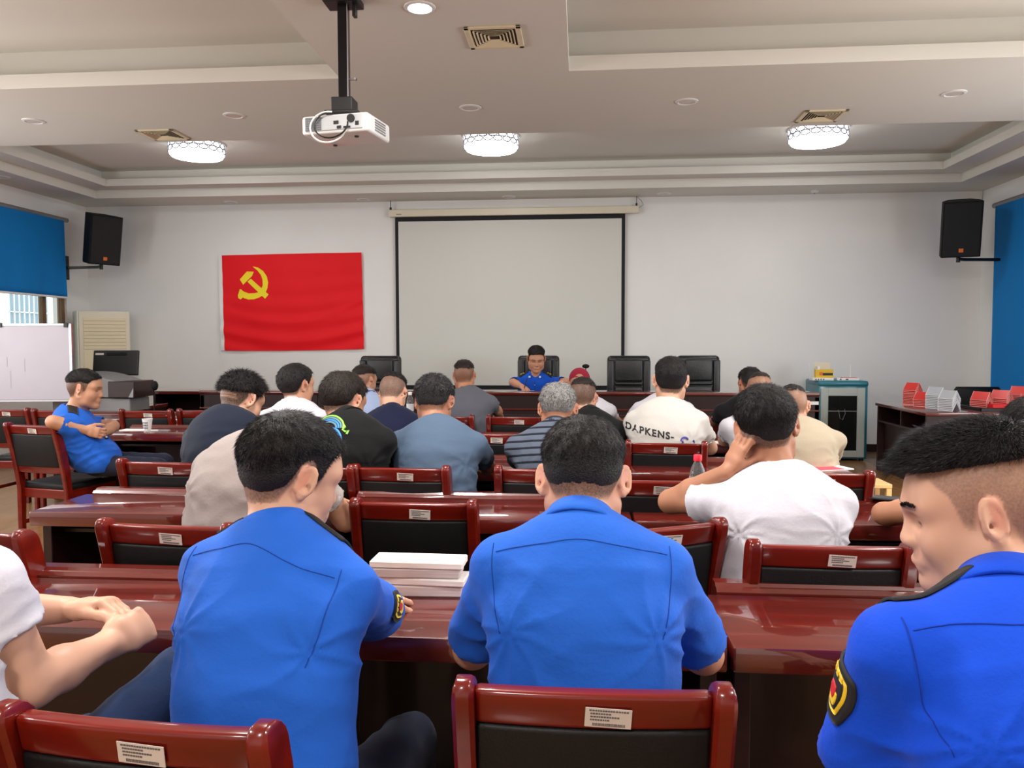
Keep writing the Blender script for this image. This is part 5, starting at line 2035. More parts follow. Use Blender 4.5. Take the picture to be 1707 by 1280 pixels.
    u /= np.linalg.norm(u)
    v = np.cross(nd, u)
    cv, cq = [], []
    nseg = 40
    if kind in ('uniform', 'polo'):
        prof = ((0.002, -0.02), (0.0, 0.012), (0.001, 0.028), (0.003, 0.032), (0.006, 0.030), (0.013, 0.006), (0.019, -0.012), (0.016, -0.015), (0.010, -0.004), (0.004, 0.016))
        a0, a1 = math.radians(90+24), math.radians(360+90-24)
    else:
        prof = ((0.0, -0.012), (0.0005, 0.004), (0.002, 0.012), (0.005, 0.013), (0.007, 0.010), (0.010, -0.010))
        a0, a1 = math.radians(90), math.radians(450)
    for i in range(nseg+1):
        a = a0+(a1-a0)*i/nseg
        cxx, cyy = math.cos(a), math.sin(a)
        drop = -0.020*max(0, cyy)**1.5+0.006*max(0, -cyy)
        for r_, h_ in prof:
            fl_ = r_*(1+0.35*abs(cxx))
            cv.append(neck+u*cxx*(nr+fl_)*1.02+v*cyy*(nr+fl_)*0.98+nd*(h_+0.012+drop))
    m = len(prof)
    for i in range(nseg):
        for k in range(m):
            cq.append((i*m+k, i*m+(k+1) % m, (i+1)*m+(k+1) % m, (i+1)*m+k))
    co = add_mesh('collar', np.array(cv), np.array(cq), cm, root)
    if legs:
        trousers(root, math.radians(chest if legyaw is None else legyaw), trous or m_trou, pel[2]-0.58)
    info = dict(root=root, bvh=bvh, S=S, A=A, neck=neck, head=head, Rh=Rh, hs=hs, right=right, fwd=fwd, tup=tup, O=O, body=body, shirt=so, nd=nd, pel=pel, B=B)
    if eye:
        rb = np.random.default_rng(3)
        nb = 260
        for s in (-1, 1):
            xx = rb.uniform(0.012, 0.056, nb)
            zz = 0.0215+0.006*np.sin((xx-0.012)/0.044*2.6)+rb.normal(0, 0.0016, nb)
            yy = 0.100-0.9*np.maximum(0, xx-0.01)**1.35*2.2
            Pb = np.stack([s*xx, yy+0.02, zz], 1)
            # drop the roots onto the skin
            bb = BVHTree.FromPolygons(V.tolist(), Q.tolist())
            pts_, dirs_ = [], []
            for p0 in Pb:
                w0 = head+Rh @ (p0*hs)
                h0 = bb.ray_cast(Vector(w0), Vector(Rh @ V3(0, -1, 0)))
                if h0[0] is not None:
                    pts_.append(np.array(h0[0]))
                    dirs_.append(Rh @ V3(s*0.85, 0.18, 0.35*(0.045-abs(p0[0]))/0.03))
            if pts_:
                pts_, dirs_ = np.array(pts_), np.array(dirs_)
                dirs_ /= np.linalg.norm(dirs_, axis=1, keepdims=True)
                bv, bq = strands(pts_, np.tile(Rh @ V3(0, 1, 0), (len(pts_), 1)), dirs_, rb.uniform(0.005, 0.009, len(pts_)), np.full(len(pts_), 0.0005), dirs_*0, 2)
                add_mesh('eyebrow', bv, bq, HAIR[hcol], root)
        for s in ((-1, 1) if eye == 'open' else ()):
            c = head+Rh @ V3(s*0.032, 0.0725, -0.001)*hs
            e = MB().sphere(c, 0.0122*hs, 16).build('eye', m_eye, root, True)
            g = head+Rh @ V3(s*0.032, 0.0815, -0.003)*hs
            MB().sphere(g, 0.0042*hs, 12).build('iris', m_iris, e, True)
    return info


def on_shirt(fi, p, d, off=0.0015):
    """Where a ray from p along d meets the shirt (root coordinates)."""
    h = fi['bvh'].ray_cast(Vector(p), Vector(d))
    if h[0] is None:
        return None
    n = h[1]
    if n.dot(Vector(d)) > 0:
        n = -n
    return np.array(h[0]+n*off)


def seam(fi, pts, d, mat, name='seam', r=0.0016, n=40):
    """A stitched line laid on the shirt: pts are rough points, cast along d."""
    pts = [np.array(p, float) for p in pts]
    path = []
    pp = [2*pts[0]-pts[1]]+pts+[2*pts[-1]-pts[-2]]
    for i in range(n+1):
        t = i/n*(len(pts)-1)
        k = min(int(t), len(pts)-2)
        f = t-k
        p0, p1, p2, p3 = pp[k:k+4]
        p = 0.5*(2*p1+(p2-p0)*f+(2*p0-5*p1+4*p2-p3)*f*f+(3*p1-p0-3*p2+p3)*f**3)
        h = on_shirt(fi, p-np.array(d)*0.5, d, 0.0003)
        if h is not None:
            path.append(h)
    if len(path) > 3:
        return MB().tube(path, r, 5).build(name, mat, fi['root'], True)


def patch(fi, c, u, v, w, h, d, mat, name, th=0.003, nu=10, nv=10, shape=None, parent=None, off=0.001):
    """A piece of cloth lying on the shirt around c, cast along d; shape(a, b) in -1..1 returns the warped pair."""
    V, Q = [], []
    c, u, v, d = [np.array(q, float) for q in (c, u, v, d)]
    for lay in (0, 1):
        for j in range(nv+1):
            for i in range(nu+1):
                a, b = -1+2*i/nu, -1+2*j/nv
                if shape:
                    a, b = shape(a, b)
                p = c+u*a*w/2+v*b*h/2
                q = on_shirt(fi, p-d*0.3, d, off+th*lay)
                V.append(q if q is not None else p)
    n1 = (nu+1)*(nv+1)
    for j in range(nv):
        for i in range(nu):
            a = j*(nu+1)+i
            Q.append((a+n1, a+1+n1, a+nu+2+n1, a+nu+1+n1))
    for i in range(nu):
        for a, b in ((i, i+1), (nv*(nu+1)+i, nv*(nu+1)+i+1)):
            Q.append((a, b, b+n1, a+n1))
    for j in range(nv):
        for k in (0, nu):
            a, b = j*(nu+1)+k, (j+1)*(nu+1)+k
            Q.append((a, b, b+n1, a+n1))
    return add_mesh(name, np.array(V), np.array(Q), mat, parent or fi['root'])


def text_on(fi, txt, c, u, v, size, d, mat, name='lettering', arc=0.0, font=None, off=0.002):
    cu_ = bpy.data.curves.new('t', 'FONT')
    cu_.body = txt
    cu_.size = size
    cu_.align_x = 'CENTER'
    cu_.offset = size*0.032
    cu_.space_character = 1.18
    o = bpy.data.objects.new('t', cu_)
    COL.objects.link(o)
    me = o.to_mesh()
    b = bmesh.new()
    b.from_mesh(me)
    o.to_mesh_clear()
    bpy.data.objects.remove(o)
    bmesh.ops.triangulate(b, faces=b.faces)
    c, u, v = [np.array(q, float) for q in (c, u, v)]
    for vt in b.verts:
        x, y = vt.co.x, vt.co.y
        p = c+u*x+v*(y-arc*x*x)
        q = on_shirt(fi, p-np.array(d)*0.3, d, off)
        vt.co = Vector(q if q is not None else p)
    m2 = bpy.data.meshes.new(name)
    b.to_mesh(m2)
    b.free()
    return link(name, m2, mat, fi['root'])
# ================================================================ the people
def H(**k):
    d = dict(thick=0.013, thin=0.005, fs=0.02, fb=-0.02, soft=0.06, len=0.012, stub=0.8, lift=0.4)
    d.update(k)
    return d


CREW = H()
FADE = H(thin=0.0005, fs=0.045, fb=0.02, stub=0.9, soft=0.045)
BUZZ = H(thick=0.004, thin=0.0, fs=0.045, fb=0.03, stub=0.6, len=0.006, soft=0.06)

c_p1 = cloth_mat('royal_blue_shirt_cloth', (30, 92, 192), 0.03)
c_p3 = cloth_mat('deep_blue_shirt_cloth', (6, 68, 196), 0.04)
c_sp = cloth_mat('uniform_blue_cloth', (20, 80, 190), 0.05)
c_seam = cloth_mat('blue_seam_thread', (16, 62, 146), 0.0)
c_white = cloth_mat('white_tee_cloth', (200, 198, 206), 0.02)
c_cream = cloth_mat('cream_tee_cloth', (192, 189, 183), 0.02)
c_greige = cloth_mat('greige_tee_cloth', (146, 135, 131), 0.03)
c_slate = cloth_mat('slate_blue_tee_cloth', (76, 94, 116), 0.04)
c_black = cloth_mat('black_shirt_cloth', (9, 9, 11), 0.08)
c_navy = cloth_mat('dark_navy_tee_cloth', (19, 27, 44), 0.06)
c_navy2 = cloth_mat('navy_tee_cloth', (15, 22, 50), 0.06)
c_grey = cloth_mat('grey_tee_cloth', (86, 88, 96), 0.05)
c_pale = cloth_mat('pale_blue_shirt_cloth', (152, 168, 200), 0.03)
c_beige = cloth_mat('beige_shirt_cloth', (168, 155, 134), 0.03)
c_stripe = cloth_mat('striped_polo_cloth', (82, 90, 104), 0.04, stripes=(0.033, 0.68, (20, 24, 38)))
c_coll = cloth_mat('dark_polo_collar', (24, 28, 42), 0.04)
c_jean = cloth_mat('blue_denim', (15, 36, 70), 0.15)
m_print = pmat('black_print', (18, 18, 22), 0.6)
m_badge = pmat('badge_black', (16, 16, 18), 0.7)
m_gold = pmat('badge_gold', (226, 190, 40), 0.5)
m_redb = pmat('badge_red', (196, 40, 40), 0.5)
m_silver = pmat('badge_silver', (210, 214, 222), 0.35, metal=0.5)


def epaulet(fi, s, mat=None, gold=False, w=0.046, l=0.10, pos=0.60, fo=0.012):
    """Shoulder strap lying on top of the shirt."""
    nk, S = fi['neck'], fi['S'][s]
    d = S-nk
    L = np.linalg.norm(d)
    d = d/L
    c = nk+d*L*pos+fi['fwd']*fo
    ep = patch(fi, c, d, fi['fwd'], l, w, (0, 0, -1), mat or m_badge, 'epaulet', 0.004, 12, 6, off=0.002)
    if gold:
        bvh0 = fi['bvh']
        g = MB()
        p = on_shirt(fi, c+V3(0, 0, 0.3), (0, 0, -1), 0.010)
        if p is not None:
            g.sphere(p+d*0.0, 0.011, 10, (1, 1, 0.5)).tube([p+d*0.028+fi['fwd']*0.022*math.cos(a)+d*0.012*math.sin(a) for a in np.linspace(-1.4, 1.4, 7)], 0.004, 5)
            g.build('gold_mark', m_gold, ep, True)
    return ep


def yoke(fi, drop=0.03, mat=None):
    r, up_, f = fi['right'], V3(0, 0, 1), fi['fwd']
    nk = fi['neck']
    sl, sr = fi['S'][-1], fi['S'][1]
    pts = [sl+up_*0.044-r*0.006, sl*0.5+nk*0.5+up_*0.036, nk+up_*0.018, sr*0.5+nk*0.5+up_*0.036, sr+up_*0.044+r*0.006]
    seam(fi, pts, f, mat or c_seam, 'yoke_seam', r=0.0011)
    for s in (-1, 1):
        S = fi['S'][s]
        o = r*s
        pts = [S+o*0.012+up_*0.055, S+o*0.012+up_*0.02, S+o*0.004-up_*0.04, S-o*0.008-up_*0.085]
        seam(fi, pts, f, mat or c_seam, 'armhole_seam', r=0.0011)


def sleeve_badge(fi, s, frac=0.42, d=None, w=0.06, h=0.075):
    S, E = fi['S'][s], fi['A'][s][0]
    c = S+(E-S)*frac
    ax_ = (E-S)/np.linalg.norm(E-S)
    d = np.array(d if d is not None else -fi['right']*s, float)
    d = d-ax_*(d @ ax_)
    d /= np.linalg.norm(d)
    u = np.cross(ax_, d)
    sh = lambda a, b: (a*math.sqrt(max(0.0, 1-0.30*b*b))*(1-0.12*max(0, b)), b*math.sqrt(max(0, 1-0.25*a*a)))
    bd = patch(fi, c, u, ax_, w, h, d, m_badge, 'sleeve_badge', 0.004, 12, 12, sh)
    bd_in = [(m_gold, 'gold_rim', 0.72, 0.72, 0.0, 0.0048), (m_badge, 'dark_field', 0.58, 0.58, 0.0, 0.0054), (m_gold, 'gold_wreath', 0.42, 0.26, 0.2, 0.006), (m_redb, 'red_shield', 0.26, 0.24, 0.02, 0.0066)]
    for mt, nm, sx, sy, oy, of in bd_in:
        patch(fi, c+ax_*oy*h/2, u, ax_, w*sx, h*sy, d, mt, nm, 0.001, 8, 8, sh, parent=bd, off=of)
    for k in range(3):
        patch(fi, c-ax_*h*0.30+u*(k-1)*w*0.16, u, ax_, w*0.10, h*0.10, d, m_gold, 'badge_letter', 0.001, 3, 3, parent=bd, off=0.006)


P = {}
# ---- front row
P[1] = figure('man in blue shirt seen squarely from behind, head bowed, in front of the nearest chair',
              at(972, 800, 1.60), at(966, 868, 1.48), (0.02, 1.42), chest=0, hyaw=-2, hpitch=34, hs=1.0, sw=0.150, girth=0.97, res=0,
              arms={'L': (at(788, 1082, 1.63), (-0.10, 1.92, 0.80)), 'R': (at(1172, 1090, 1.63), (0.10, 1.93, 0.80))}, sleeve=0.86,
              skin='warm', hair=H(thick=0.011, thin=0.004, fs=0.02, fb=-0.03, len=0.011, lift=0.3, bald=0.12, bx=0.01, n=9500), shirt=c_p1, kind='uniform', wr=0.0032, slope=0.06, sl_r=1.06)
yoke(P[1])
P[2] = figure('man in blue shirt turning his head right, seen from behind at left',
              at(487, 790, 1.50), at(464, 876, 1.44), (-0.545, 1.27), chest=-8, hyaw=-42, hpitch=18, hroll=4, hs=0.955, sw=0.140, girth=0.93, res=0, lean=-4, back=0.03,
              arms={'L': ((-0.585, 1.62, 0.83), (-0.50, 1.86, 0.80)), 'R': (at(634, 1024, 1.70), (-0.66, 1.86, 0.80))}, sleeve=0.84,
              skin='fair', hair=H(thick=0.012, thin=0.004, fs=0.025, fb=-0.02, quiff=0.0, len=0.013, lift=0.3, n=11000, mess=0.12, stub=0.7), shirt=c_p1, kind='uniform', wr=0.0032, sl_r=1.08)
yoke(P[2])
epaulet(P[2], -1, fo=0.03)
epaulet(P[2], 1, fo=0.034)
sleeve_badge(P[2], 1, 0.62, d=(-1, -0.1, 0))
P[3] = figure('man in deep blue uniform shirt with flat top haircut, in profile at the right edge',
              at(1630, 846, 1.20), at(1690, 962, 1.10), (0.66, 0.98), chest=8, hyaw=69, hpitch=14, hroll=0, hs=0.97, sw=0.168, girth=1.0, drop=0.045, slope=0.05, res=0, face=1.08,
              arms={'L': (at(1432, 1300, 1.16), (0.50, 1.34, 0.66)), 'R': ((0.92, 1.30, 0.80), (0.70, 1.55, 0.80))}, sleeve=0.86, sl_r=1.12,
              skin='fair', hair=H(thick=0.015, thin=-0.0015, fs=0.066, fb=0.064, quiff=0.010, soft=0.02, len=0.014, lift=0.5, stub=0.5, n=10500, front_up=-0.004, taper=0.05), shirt=c_p3, kind='uniform', eye=True, wr=0.003)
yoke(P[3], 0.035, cloth_mat('deep_blue_seam', (3, 48, 150), 0))
epaulet(P[3], -1, w=0.045, l=0.12, pos=0.66, fo=0.03)
sleeve_badge(P[3], -1, 0.33, d=(0.98, -0.15, 0), w=0.075, h=0.095)
rs = dict(d=(0.42, 0.88, 0.20), n=(-0.80, 0.15, -0.5), s=(-0.50, 0.10, 0.80), curl=(72, 88, 55), thumb=(0.85, 0.15, 0.45))
ls = dict(d=(0.97, 0.12, 0.16), n=(0.10, -0.30, -0.92), s=(0.0, -0.95, 0.25), curl=(44, 52, 40), thumb=(0.95, 0.3, 0.3))
P[4] = figure('man in white tee cut off by the left edge, bare arms folded into clasped hands',
              (-1.17, 1.28, 1.26), (-1.165, 1.20, 1.14), (-1.02, 1.17), chest=0, hyaw=-20, sw=0.165, girth=0.98, res=0,
              arms={'R': (at(52, 1140, 1.24), at(178, 1076, 1.42), rs), 'L': ((-1.17, 1.38, 0.92), at(112, 1016, 1.50), ls)}, sleeve=0.46,
              skin='fair', hair=CREW, shirt=c_white, kind='tee', legs=False, wr=0.003, sl_r=1.1, fine_head=False)
# his crossed legs in denim
fd = Field(axis(-0.2, 0.45, 0.014, []), axis(-0.2, 0.6, 0.014, []), axis(0.05, 0.9, 0.014, []))
fd.add(eseg(V3(0, 0, 0.56), V3(0, 0, 0.70), V3(1, 0, 0), (0.165, 0.125), (0.155, 0.112)), 0.03)
fd.add(cone(V3(0.09, 0.02, 0.60), V3(0.20, 0.36, 0.735), 0.092, 0.070), 0.04)
fd.add(cone(V3(0.20, 0.36, 0.735), V3(0.05, 0.42, 0.42), 0.070, 0.055), 0.02)
fd.add(cone(V3(-0.09, 0.02, 0.57), V3(-0.05, 0.42, 0.55), 0.088, 0.066), 0.04)
fd.add(cone(V3(-0.05, 0.42, 0.55), V3(-0.05, 0.38, 0.10), 0.066, 0.055), 0.02)
v_, q_ = fd.mesh()
v_ = relax(v_, q_, 2)
v_ += vnormals(v_, q_)*(wave_noise(v_, 3, 0.10)*0.006)[:, None]
add_mesh('trousers', v_, q_, c_jean, P[4]['root'])
for lx, ly, lz in ((-0.05, 0.38, 0.0), (0.05, 0.42, 0.33)):
    sh = bpy.data.objects.new('shoe', TR_ME['shoe'])
    COL.objects.link(sh)
    sh.parent = P[4]['root']
    sh.location = (lx, ly, lz)
    sh.rotation_euler = (0.5 if lz else 0, 0, 0)

# ---- second row
hs5 = dict(d=(0.40, 0.02, 0.90), n=(0.80, 0.50, -0.25), s=(0.45, -0.85, -0.2), curl=(8, 16, 14), spread=9, thumb=(0.8, 0.3, 0.6))
P[5] = figure('man in white tee leaning his cheek on his left hand',
              at(1278, 712, 2.62), at(1308, 784, 2.54), (0.60, 2.46), chest=-4, hyaw=-8, hpitch=12, hroll=-9, hs=1.06, sw=0.162, girth=1.05, res=0, lean=0,
              arms={'L': (at(1118, 836, 2.78), at(1214, 786, 2.56), hs5), 'R': ((0.87, 2.76, 0.83), (0.70, 3.02, 0.80))}, sleeve=0.50, sl_r=1.12,
              skin='tan', hair=H(thick=0.016, thin=0.007, fs=0.01, fb=-0.03, len=0.016, lift=0.3), shirt=c_white, wr=0.0045)
P[6] = figure('man in greige tee whose head is hidden behind the left front man',
              at(478, 752, 2.72), at(430, 748, 2.56), (-1.13, 2.46), chest=-12, hyaw=-20, hpitch=30, sw=0.175, girth=1.12, drop=0.0, res=1, skin='mid', hair=CREW, shirt=c_greige, wr=0.005, fine_head=False,
              arms={'L': ((-1.24, 2.85, 0.83), (-1.05, 3.10, 0.80)), 'R': None})
P[7] = figure('dark haired man mostly hidden at the right edge, forearm on the desk with the phone',
              at(1724, 724, 2.80), at(1722, 792, 2.68), (1.52, 2.52), chest=10, hyaw=25, hpitch=25, sw=0.18, res=1, skin='tan', hair=CREW, shirt=c_navy,
              arms={'L': (at(1474, 856, 2.93), at(1545, 842, 3.12)), 'R': None}, sleeve=0.5)
# ---- third row
P[9] = figure('man in slate blue tee seen from behind in the third row',
              at(724, 670, 3.78), at(728, 704, 3.66), (-0.66, 3.57), chest=-4, hyaw=-6, hpitch=24, hs=1.04, sw=0.185, girth=1.08, res=1,
              arms={'R': (at(812, 778, 3.92), at(790, 770, 4.2)), 'L': ((-0.84, 3.85, 0.825), (-0.72, 4.12, 0.80))}, skin='tan', hair=H(thick=0.014, thin=0.004, fs=0.01, fb=-0.02, stub=0.55, n=4200, lift=0.5), hcol='salt', shirt=c_slate, wr=0.004)
P[10] = figure('man in black shirt with blue dragon print on the back',
               at(573, 668, 3.64), at(580, 702, 3.54), (-1.04, 3.54), chest=-14, hyaw=-24, hpitch=22, hs=1.08, sw=0.18, girth=1.08, res=1, drop=0.008,
               arms={'R': (at(642, 772, 3.86), at(628, 765, 4.1)), 'L': None}, skin='mid', hair=H(thick=0.013, thin=0.008, fs=0.0, fb=-0.04, len=0.013, bald=0.3), hcol='brown', shirt=c_black, kind='polo', sleeve=0.8)
P[11] = figure('broad man in dark navy tee with stepped lines shaved into his hair',
               at(404, 666, 3.72), at(374, 692, 3.60), (-1.62, 3.62), chest=-16, hyaw=-32, hpitch=26, hs=1.04, sw=0.185, girth=1.22, res=1, lean=5,
               skin='fair', hair=H(thick=0.016, thin=0.0, fs=0.020, fb=0.0, soft=0.014, len=0.022, lift=0.7, mess=0.28, stub=0.9, lines=(-0.008, -0.022)), shirt=c_navy, wr=0.004)
P[12] = figure('grey haired man in striped polo with dark collar',
               at(930, 682, 3.80), at(926, 710, 3.68), (-0.11, 3.58), chest=4, hyaw=-2, hpitch=26, hs=1.03, sw=0.18, girth=1.0, res=1, skin='tan',
               hair=H(thick=0.010, thin=0.005, fs=0.0, fb=-0.04, len=0.011, stub=0.3, bald=0.6, n=3600), hcol='grey', shirt=c_stripe, kind='polo', collar_mat=c_coll,
               arms={'L': (at(866, 768, 3.90), at(900, 760, 4.2)), 'R': None}, sleeve=0.78)
# ---- fourth row
P[13] = figure('man in black jacket with light brown cropped hair, right of the grey haired man',
               at(972, 664, 4.72), at(982, 688, 4.62), (0.05, 4.52), chest=-8, hyaw=-16, hpitch=24, sw=0.175, res=2, skin='mid', hair=dict(BUZZ, stub=0.85, thick=0.008, len=0.01), hcol='brown', shirt=c_black, kind='polo')
P[14] = figure('man in white tee with black lettering across the back',
               at(1118, 634, 4.60), at(1112, 672, 4.52), (0.47, 4.50), chest=-6, hyaw=-4, hpitch=4, hs=1.10, sw=0.175, girth=1.12, res=1, skin='fair', slope=0.075,
               hair=H(thick=0.011, thin=0.005, fs=0.03, fb=-0.02, len=0.010, lift=0.4), shirt=c_cream, wr=0.004)
P[15] = figure('man in beige shirt with shaved greying head',
               at(1321, 676, 4.60), at(1330, 704, 4.50), (1.25, 4.40), chest=-6, hyaw=-12, hpitch=18, hs=1.0, sw=0.185, girth=1.0, res=1, skin='mid', hair=dict(BUZZ, stub=0.5, thick=0.003), hcol='salt', shirt=c_beige,
               arms={'R': (at(1384, 762, 4.66), at(1384, 772, 4.9)), 'L': None}, sleeve=0.75, collar_mat=c_white)
P[16] = figure('man in white tee half hidden behind the cheek leaning man, elbow on the desk',
               at(1266, 652, 5.24), at(1260, 686, 5.12), (1.12, 4.98), chest=6, hyaw=-4, hpitch=30, sw=0.18, res=2, skin='mid', hair=dict(BUZZ, thick=0.006, stub=0.5), hcol='brown', shirt=c_white,
               arms={'L': (at(1208, 734, 5.20), at(1226, 738, 5.42)), 'R': None})
P[17] = figure('man in white tee below the flag, looking right',
               at(495, 642, 4.66), at(487, 670, 4.58), (-1.62, 4.52), chest=-8, hyaw=-30, hpitch=4, hs=1.03, sw=0.175, res=2, skin='mid', hair=H(thick=0.015, thin=0.008, fs=0.0, fb=-0.04), shirt=c_white)
P[18] = figure('man in navy tee with faded haircut, head bowed beyond the dragon print shirt',
               at(655, 655, 4.82), at(653, 680, 4.68), (-1.12, 4.54), chest=0, hyaw=-8, hpitch=34, hs=1.0, sw=0.15, girth=0.95, res=2, skin='fair', hair=dict(FADE, fb=0.05, fs=0.055, stub=0.78), shirt=c_navy2)
# ---- fifth row
P[19] = figure('man in grey tee in front of the projection screen',
               at(774, 626, 6.12), at(780, 648, 6.04), (-0.85, 5.97), chest=-10, hyaw=-2, hpitch=14, sw=0.18, girth=1.0, res=2, skin='tan', hair=dict(FADE, thick=0.008, stub=0.6), hcol='brown', shirt=c_grey,
               arms={'R': (at(828, 684, 6.16), at(832, 690, 6.42)), 'L': None})
P[20] = figure('man in pale blue shirt in front of the leftmost executive chair',
               at(608, 634, 6.14), at(612, 656, 6.04), (-1.64, 5.96), chest=-8, hyaw=-28, hpitch=12, hs=0.98, sw=0.165, girth=0.9, res=2, skin='mid', hair=dict(FADE, stub=0.5), hcol='brown', shirt=c_pale, kind='polo')
P[21] = figure('man in white shirt wearing a dark red baseball cap',
               at(966, 640, 6.40), at(980, 664, 6.26), (0.08, 6.05), chest=-14, hyaw=0, hpitch=24, sw=0.17, girth=0.95, res=2, skin='mid', hair=dict(BUZZ, strands=0, stub=0.3), shirt=c_white,
               arms={'R': (at(1020, 694, 6.34), at(1030, 700, 6.55)), 'L': None}, sleeve=0.9)
P[22] = figure('man in white shirt whose head is hidden behind the lettered tee man',
               at(1112, 634, 6.14), at(1104, 660, 6.05), (0.65, 5.97), chest=0, hyaw=0, hpitch=10, hs=0.95, sw=0.175, res=2, skin='mid', hair=CREW, shirt=c_white)
P[23] = figure('man in black tee at right before the head table, forearm on his desk',
               at(1250, 640, 6.20), at(1238, 664, 6.08), (1.30, 5.95), chest=8, hyaw=12, hpitch=20, sw=0.175, girth=1.0, res=2, skin='tan', hair=dict(FADE, thin=0.002), shirt=c_black,
               arms={'L': (at(1191, 702, 6.20), at(1214, 706, 6.45)), 'R': None}, sleeve=0.66)
# ---- sideways sitter
hr = dict(d=(0.75, 0.35, -0.25), n=(-0.2, 0.6, -0.75), s=(0.3, 0.2, 0.9), curl=(25, 45, 30))
hl = dict(d=(-0.75, -0.55, -0.15), n=(0.3, -0.75, -0.4), s=(-0.2, 0.1, 0.95), curl=(30, 45, 30))
P[24] = figure('man in blue uniform sitting sideways at left with clasped hands',
               at(142, 647, 5.14), at(116, 684, 5.12), (-3.36, 5.20, 0.60), chest=-62, hyaw=-74, hpitch=10, hs=1.06, sw=0.18, girth=1.12, res=1, skin='mid', face=1.12,
               hair=H(thick=0.009, thin=0.0, fs=0.026, fb=0.01, soft=0.04, len=0.009, stub=0.82, lift=0.5), shirt=c_p1, kind='uniform', legyaw=-72, fine_head=0.0042,
               arms={'R': (at(88, 703, 4.88), at(140, 716, 5.0), hr), 'L': (at(188, 710, 5.36), at(168, 724, 5.16), hl)}, sleeve=0.72)
epaulet(P[24], 1, w=0.06)
for dx, mt in ((0.06, m_badge), (-0.05, m_badge)):
    f24 = P[24]
    c = f24['neck']-V3(0, 0, 0.16)+f24['fwd']*0.1+f24['right']*dx
    b_ = patch(f24, c, f24['right'], V3(0, 0, 1), 0.05, 0.026, -f24['fwd'], mt, 'chest_badge', 0.003, 5, 3)
    patch(f24, c, f24['right'], V3(0, 0, 1), 0.028, 0.012, -f24['fwd'], m_silver, 'badge_mark', 0.001, 3, 3, parent=b_, off=0.005)
f24 = P[24]
seam(f24, [f24['neck']-V3(0, 0, z)+f24['fwd']*0.1 for z in (0.06, 0.16, 0.28, 0.40)], -f24['fwd'], c_seam, 'button_placket', 0.004)
# ---- the speaker
hsp = dict(d=(0.35, -0.8, -0.2), n=(0.2, 0.1, -0.95), s=(0.85, 0.3, 0.1), curl=(35, 50, 30))
P[25] = figure('speaker in blue uniform reading at the head table, facing the hall',
               at(894, 598, 8.94), at(893, 622, 9.06), (-0.50, 9.16, 0.62), chest=178, hyaw=186, hpitch=20, hs=1.12, sw=0.225, girth=1.08, res=1, skin='warm', face=1.08, back=0.0,
               hair=H(thick=0.018, thin=0.002, fs=0.03, fb=0.02, len=0.012, stub=0.85), shirt=c_sp, kind='uniform', fine_head=0.004,
               arms={'R': (at(855, 637, 8.88), at(870, 644, 8.72), hsp), 'L': (at(943, 636, 8.90), at(925, 646, 8.74))}, sleeve=0.72)
f25 = P[25]
for s in (-1, 1):
    epaulet(f25, s, gold=True, w=0.06, l=0.11)
    c = f25['neck']-V3(0, 0, 0.17)+f25['fwd']*0.1+f25['right']*s*0.085
    b_ = patch(f25, c, f25['right'], V3(0, 0, 1), 0.075, 0.025, -f25['fwd'], m_badge if s > 0 else m_silver, 'name_badge', 0.003, 6, 3)
    patch(f25, c, f25['right'], V3(0, 0, 1), 0.055, 0.010, -f25['fwd'], m_silver if s > 0 else m_badge, 'badge_text', 0.001, 5, 2, parent=b_, off=0.005)
    c2 = f25['neck']+V3(0, 0, -0.015)+f25['fwd']*0.1+f25['right']*s*0.055
    pt = on_shirt(f25, c2+f25['fwd']*0.4, -f25['fwd'], 0.02)
    if pt is not None:
        MB().box(pt-0.011, pt+0.011, 0.003).build('collar_badge', m_silver, f25['root'])
sleeve_badge(f25, -1, 0.45, d=(-0.6, 0.8, 0))
seam(f25, [f25['neck']-V3(0, 0, z)+f25['fwd']*0.1 for z in (0.06, 0.16, 0.25, 0.32)], -f25['fwd'], c_seam, 'button_placket', 0.003)
for z in (0.10, 0.17, 0.24):
    pt = on_shirt(f25, f25['neck']-V3(0, 0, z)+f25['fwd']*0.5, -f25['fwd'], 0.004)
    if pt is not None:
        MB().sphere(pt, 0.006, 8).build('button', m_silver, f25['root'], True)
pw = f25['A'][1][1]+f25['O']
tag(MB().cyl(pw+V3(0.03, -0.09, -0.02), pw+V3(0.06, -0.05, 0.09), 0.005, n=8).build('pen', m_badge, None, True), 'dark pen in the right hand of the speaker', 'pen')

# ---- prints on shirts
f14 = P[14]
u_ = f14['right']*0.985-V3(0, 0, 0.17)
text_on(f14, 'DAPKENS-', f14['neck']-V3(0, 0, 0.135)-f14['right']*0.098, u_, V3(0.02, 0, 1), 0.052, f14['fwd'], m_print, arc=-0.1)
m_purp = pmat('purple_print', (66, 48, 150), 0.6)
for k, (ox, oz) in enumerate(((0.075, 0.0), (0.105, 0.005), (0.135, 0.0))):
    pts = []
    for a in np.linspace(-2.6 if k != 1 else 0.4, 0.4 if k != 1 else 3.0, 9):
        p = f14['neck']-V3(0, 0, 0.17)+f14['right']*(ox-0.01+0.02*math.cos(a))+V3(0, 0, oz+0.022*math.sin(a))
        h_ = on_shirt(f14, p-f14['fwd']*0.5, f14['fwd'], 0.002)
        if h_ is not None:
            pts.append(h_)
    if len(pts) > 3:
        MB().tube(pts, 0.005, 5, flat=(1, 0.4)).build('purple_curl', m_purp, f14['root'])
f10 = P[10]
m_dblue = pmat('print_blue', (60, 140, 216), 0.6)
m_dgreen = pmat('print_green', (150, 220, 90), 0.6)
m_dgrey = pmat('print_grey_blue', (96, 140, 160), 0.6)


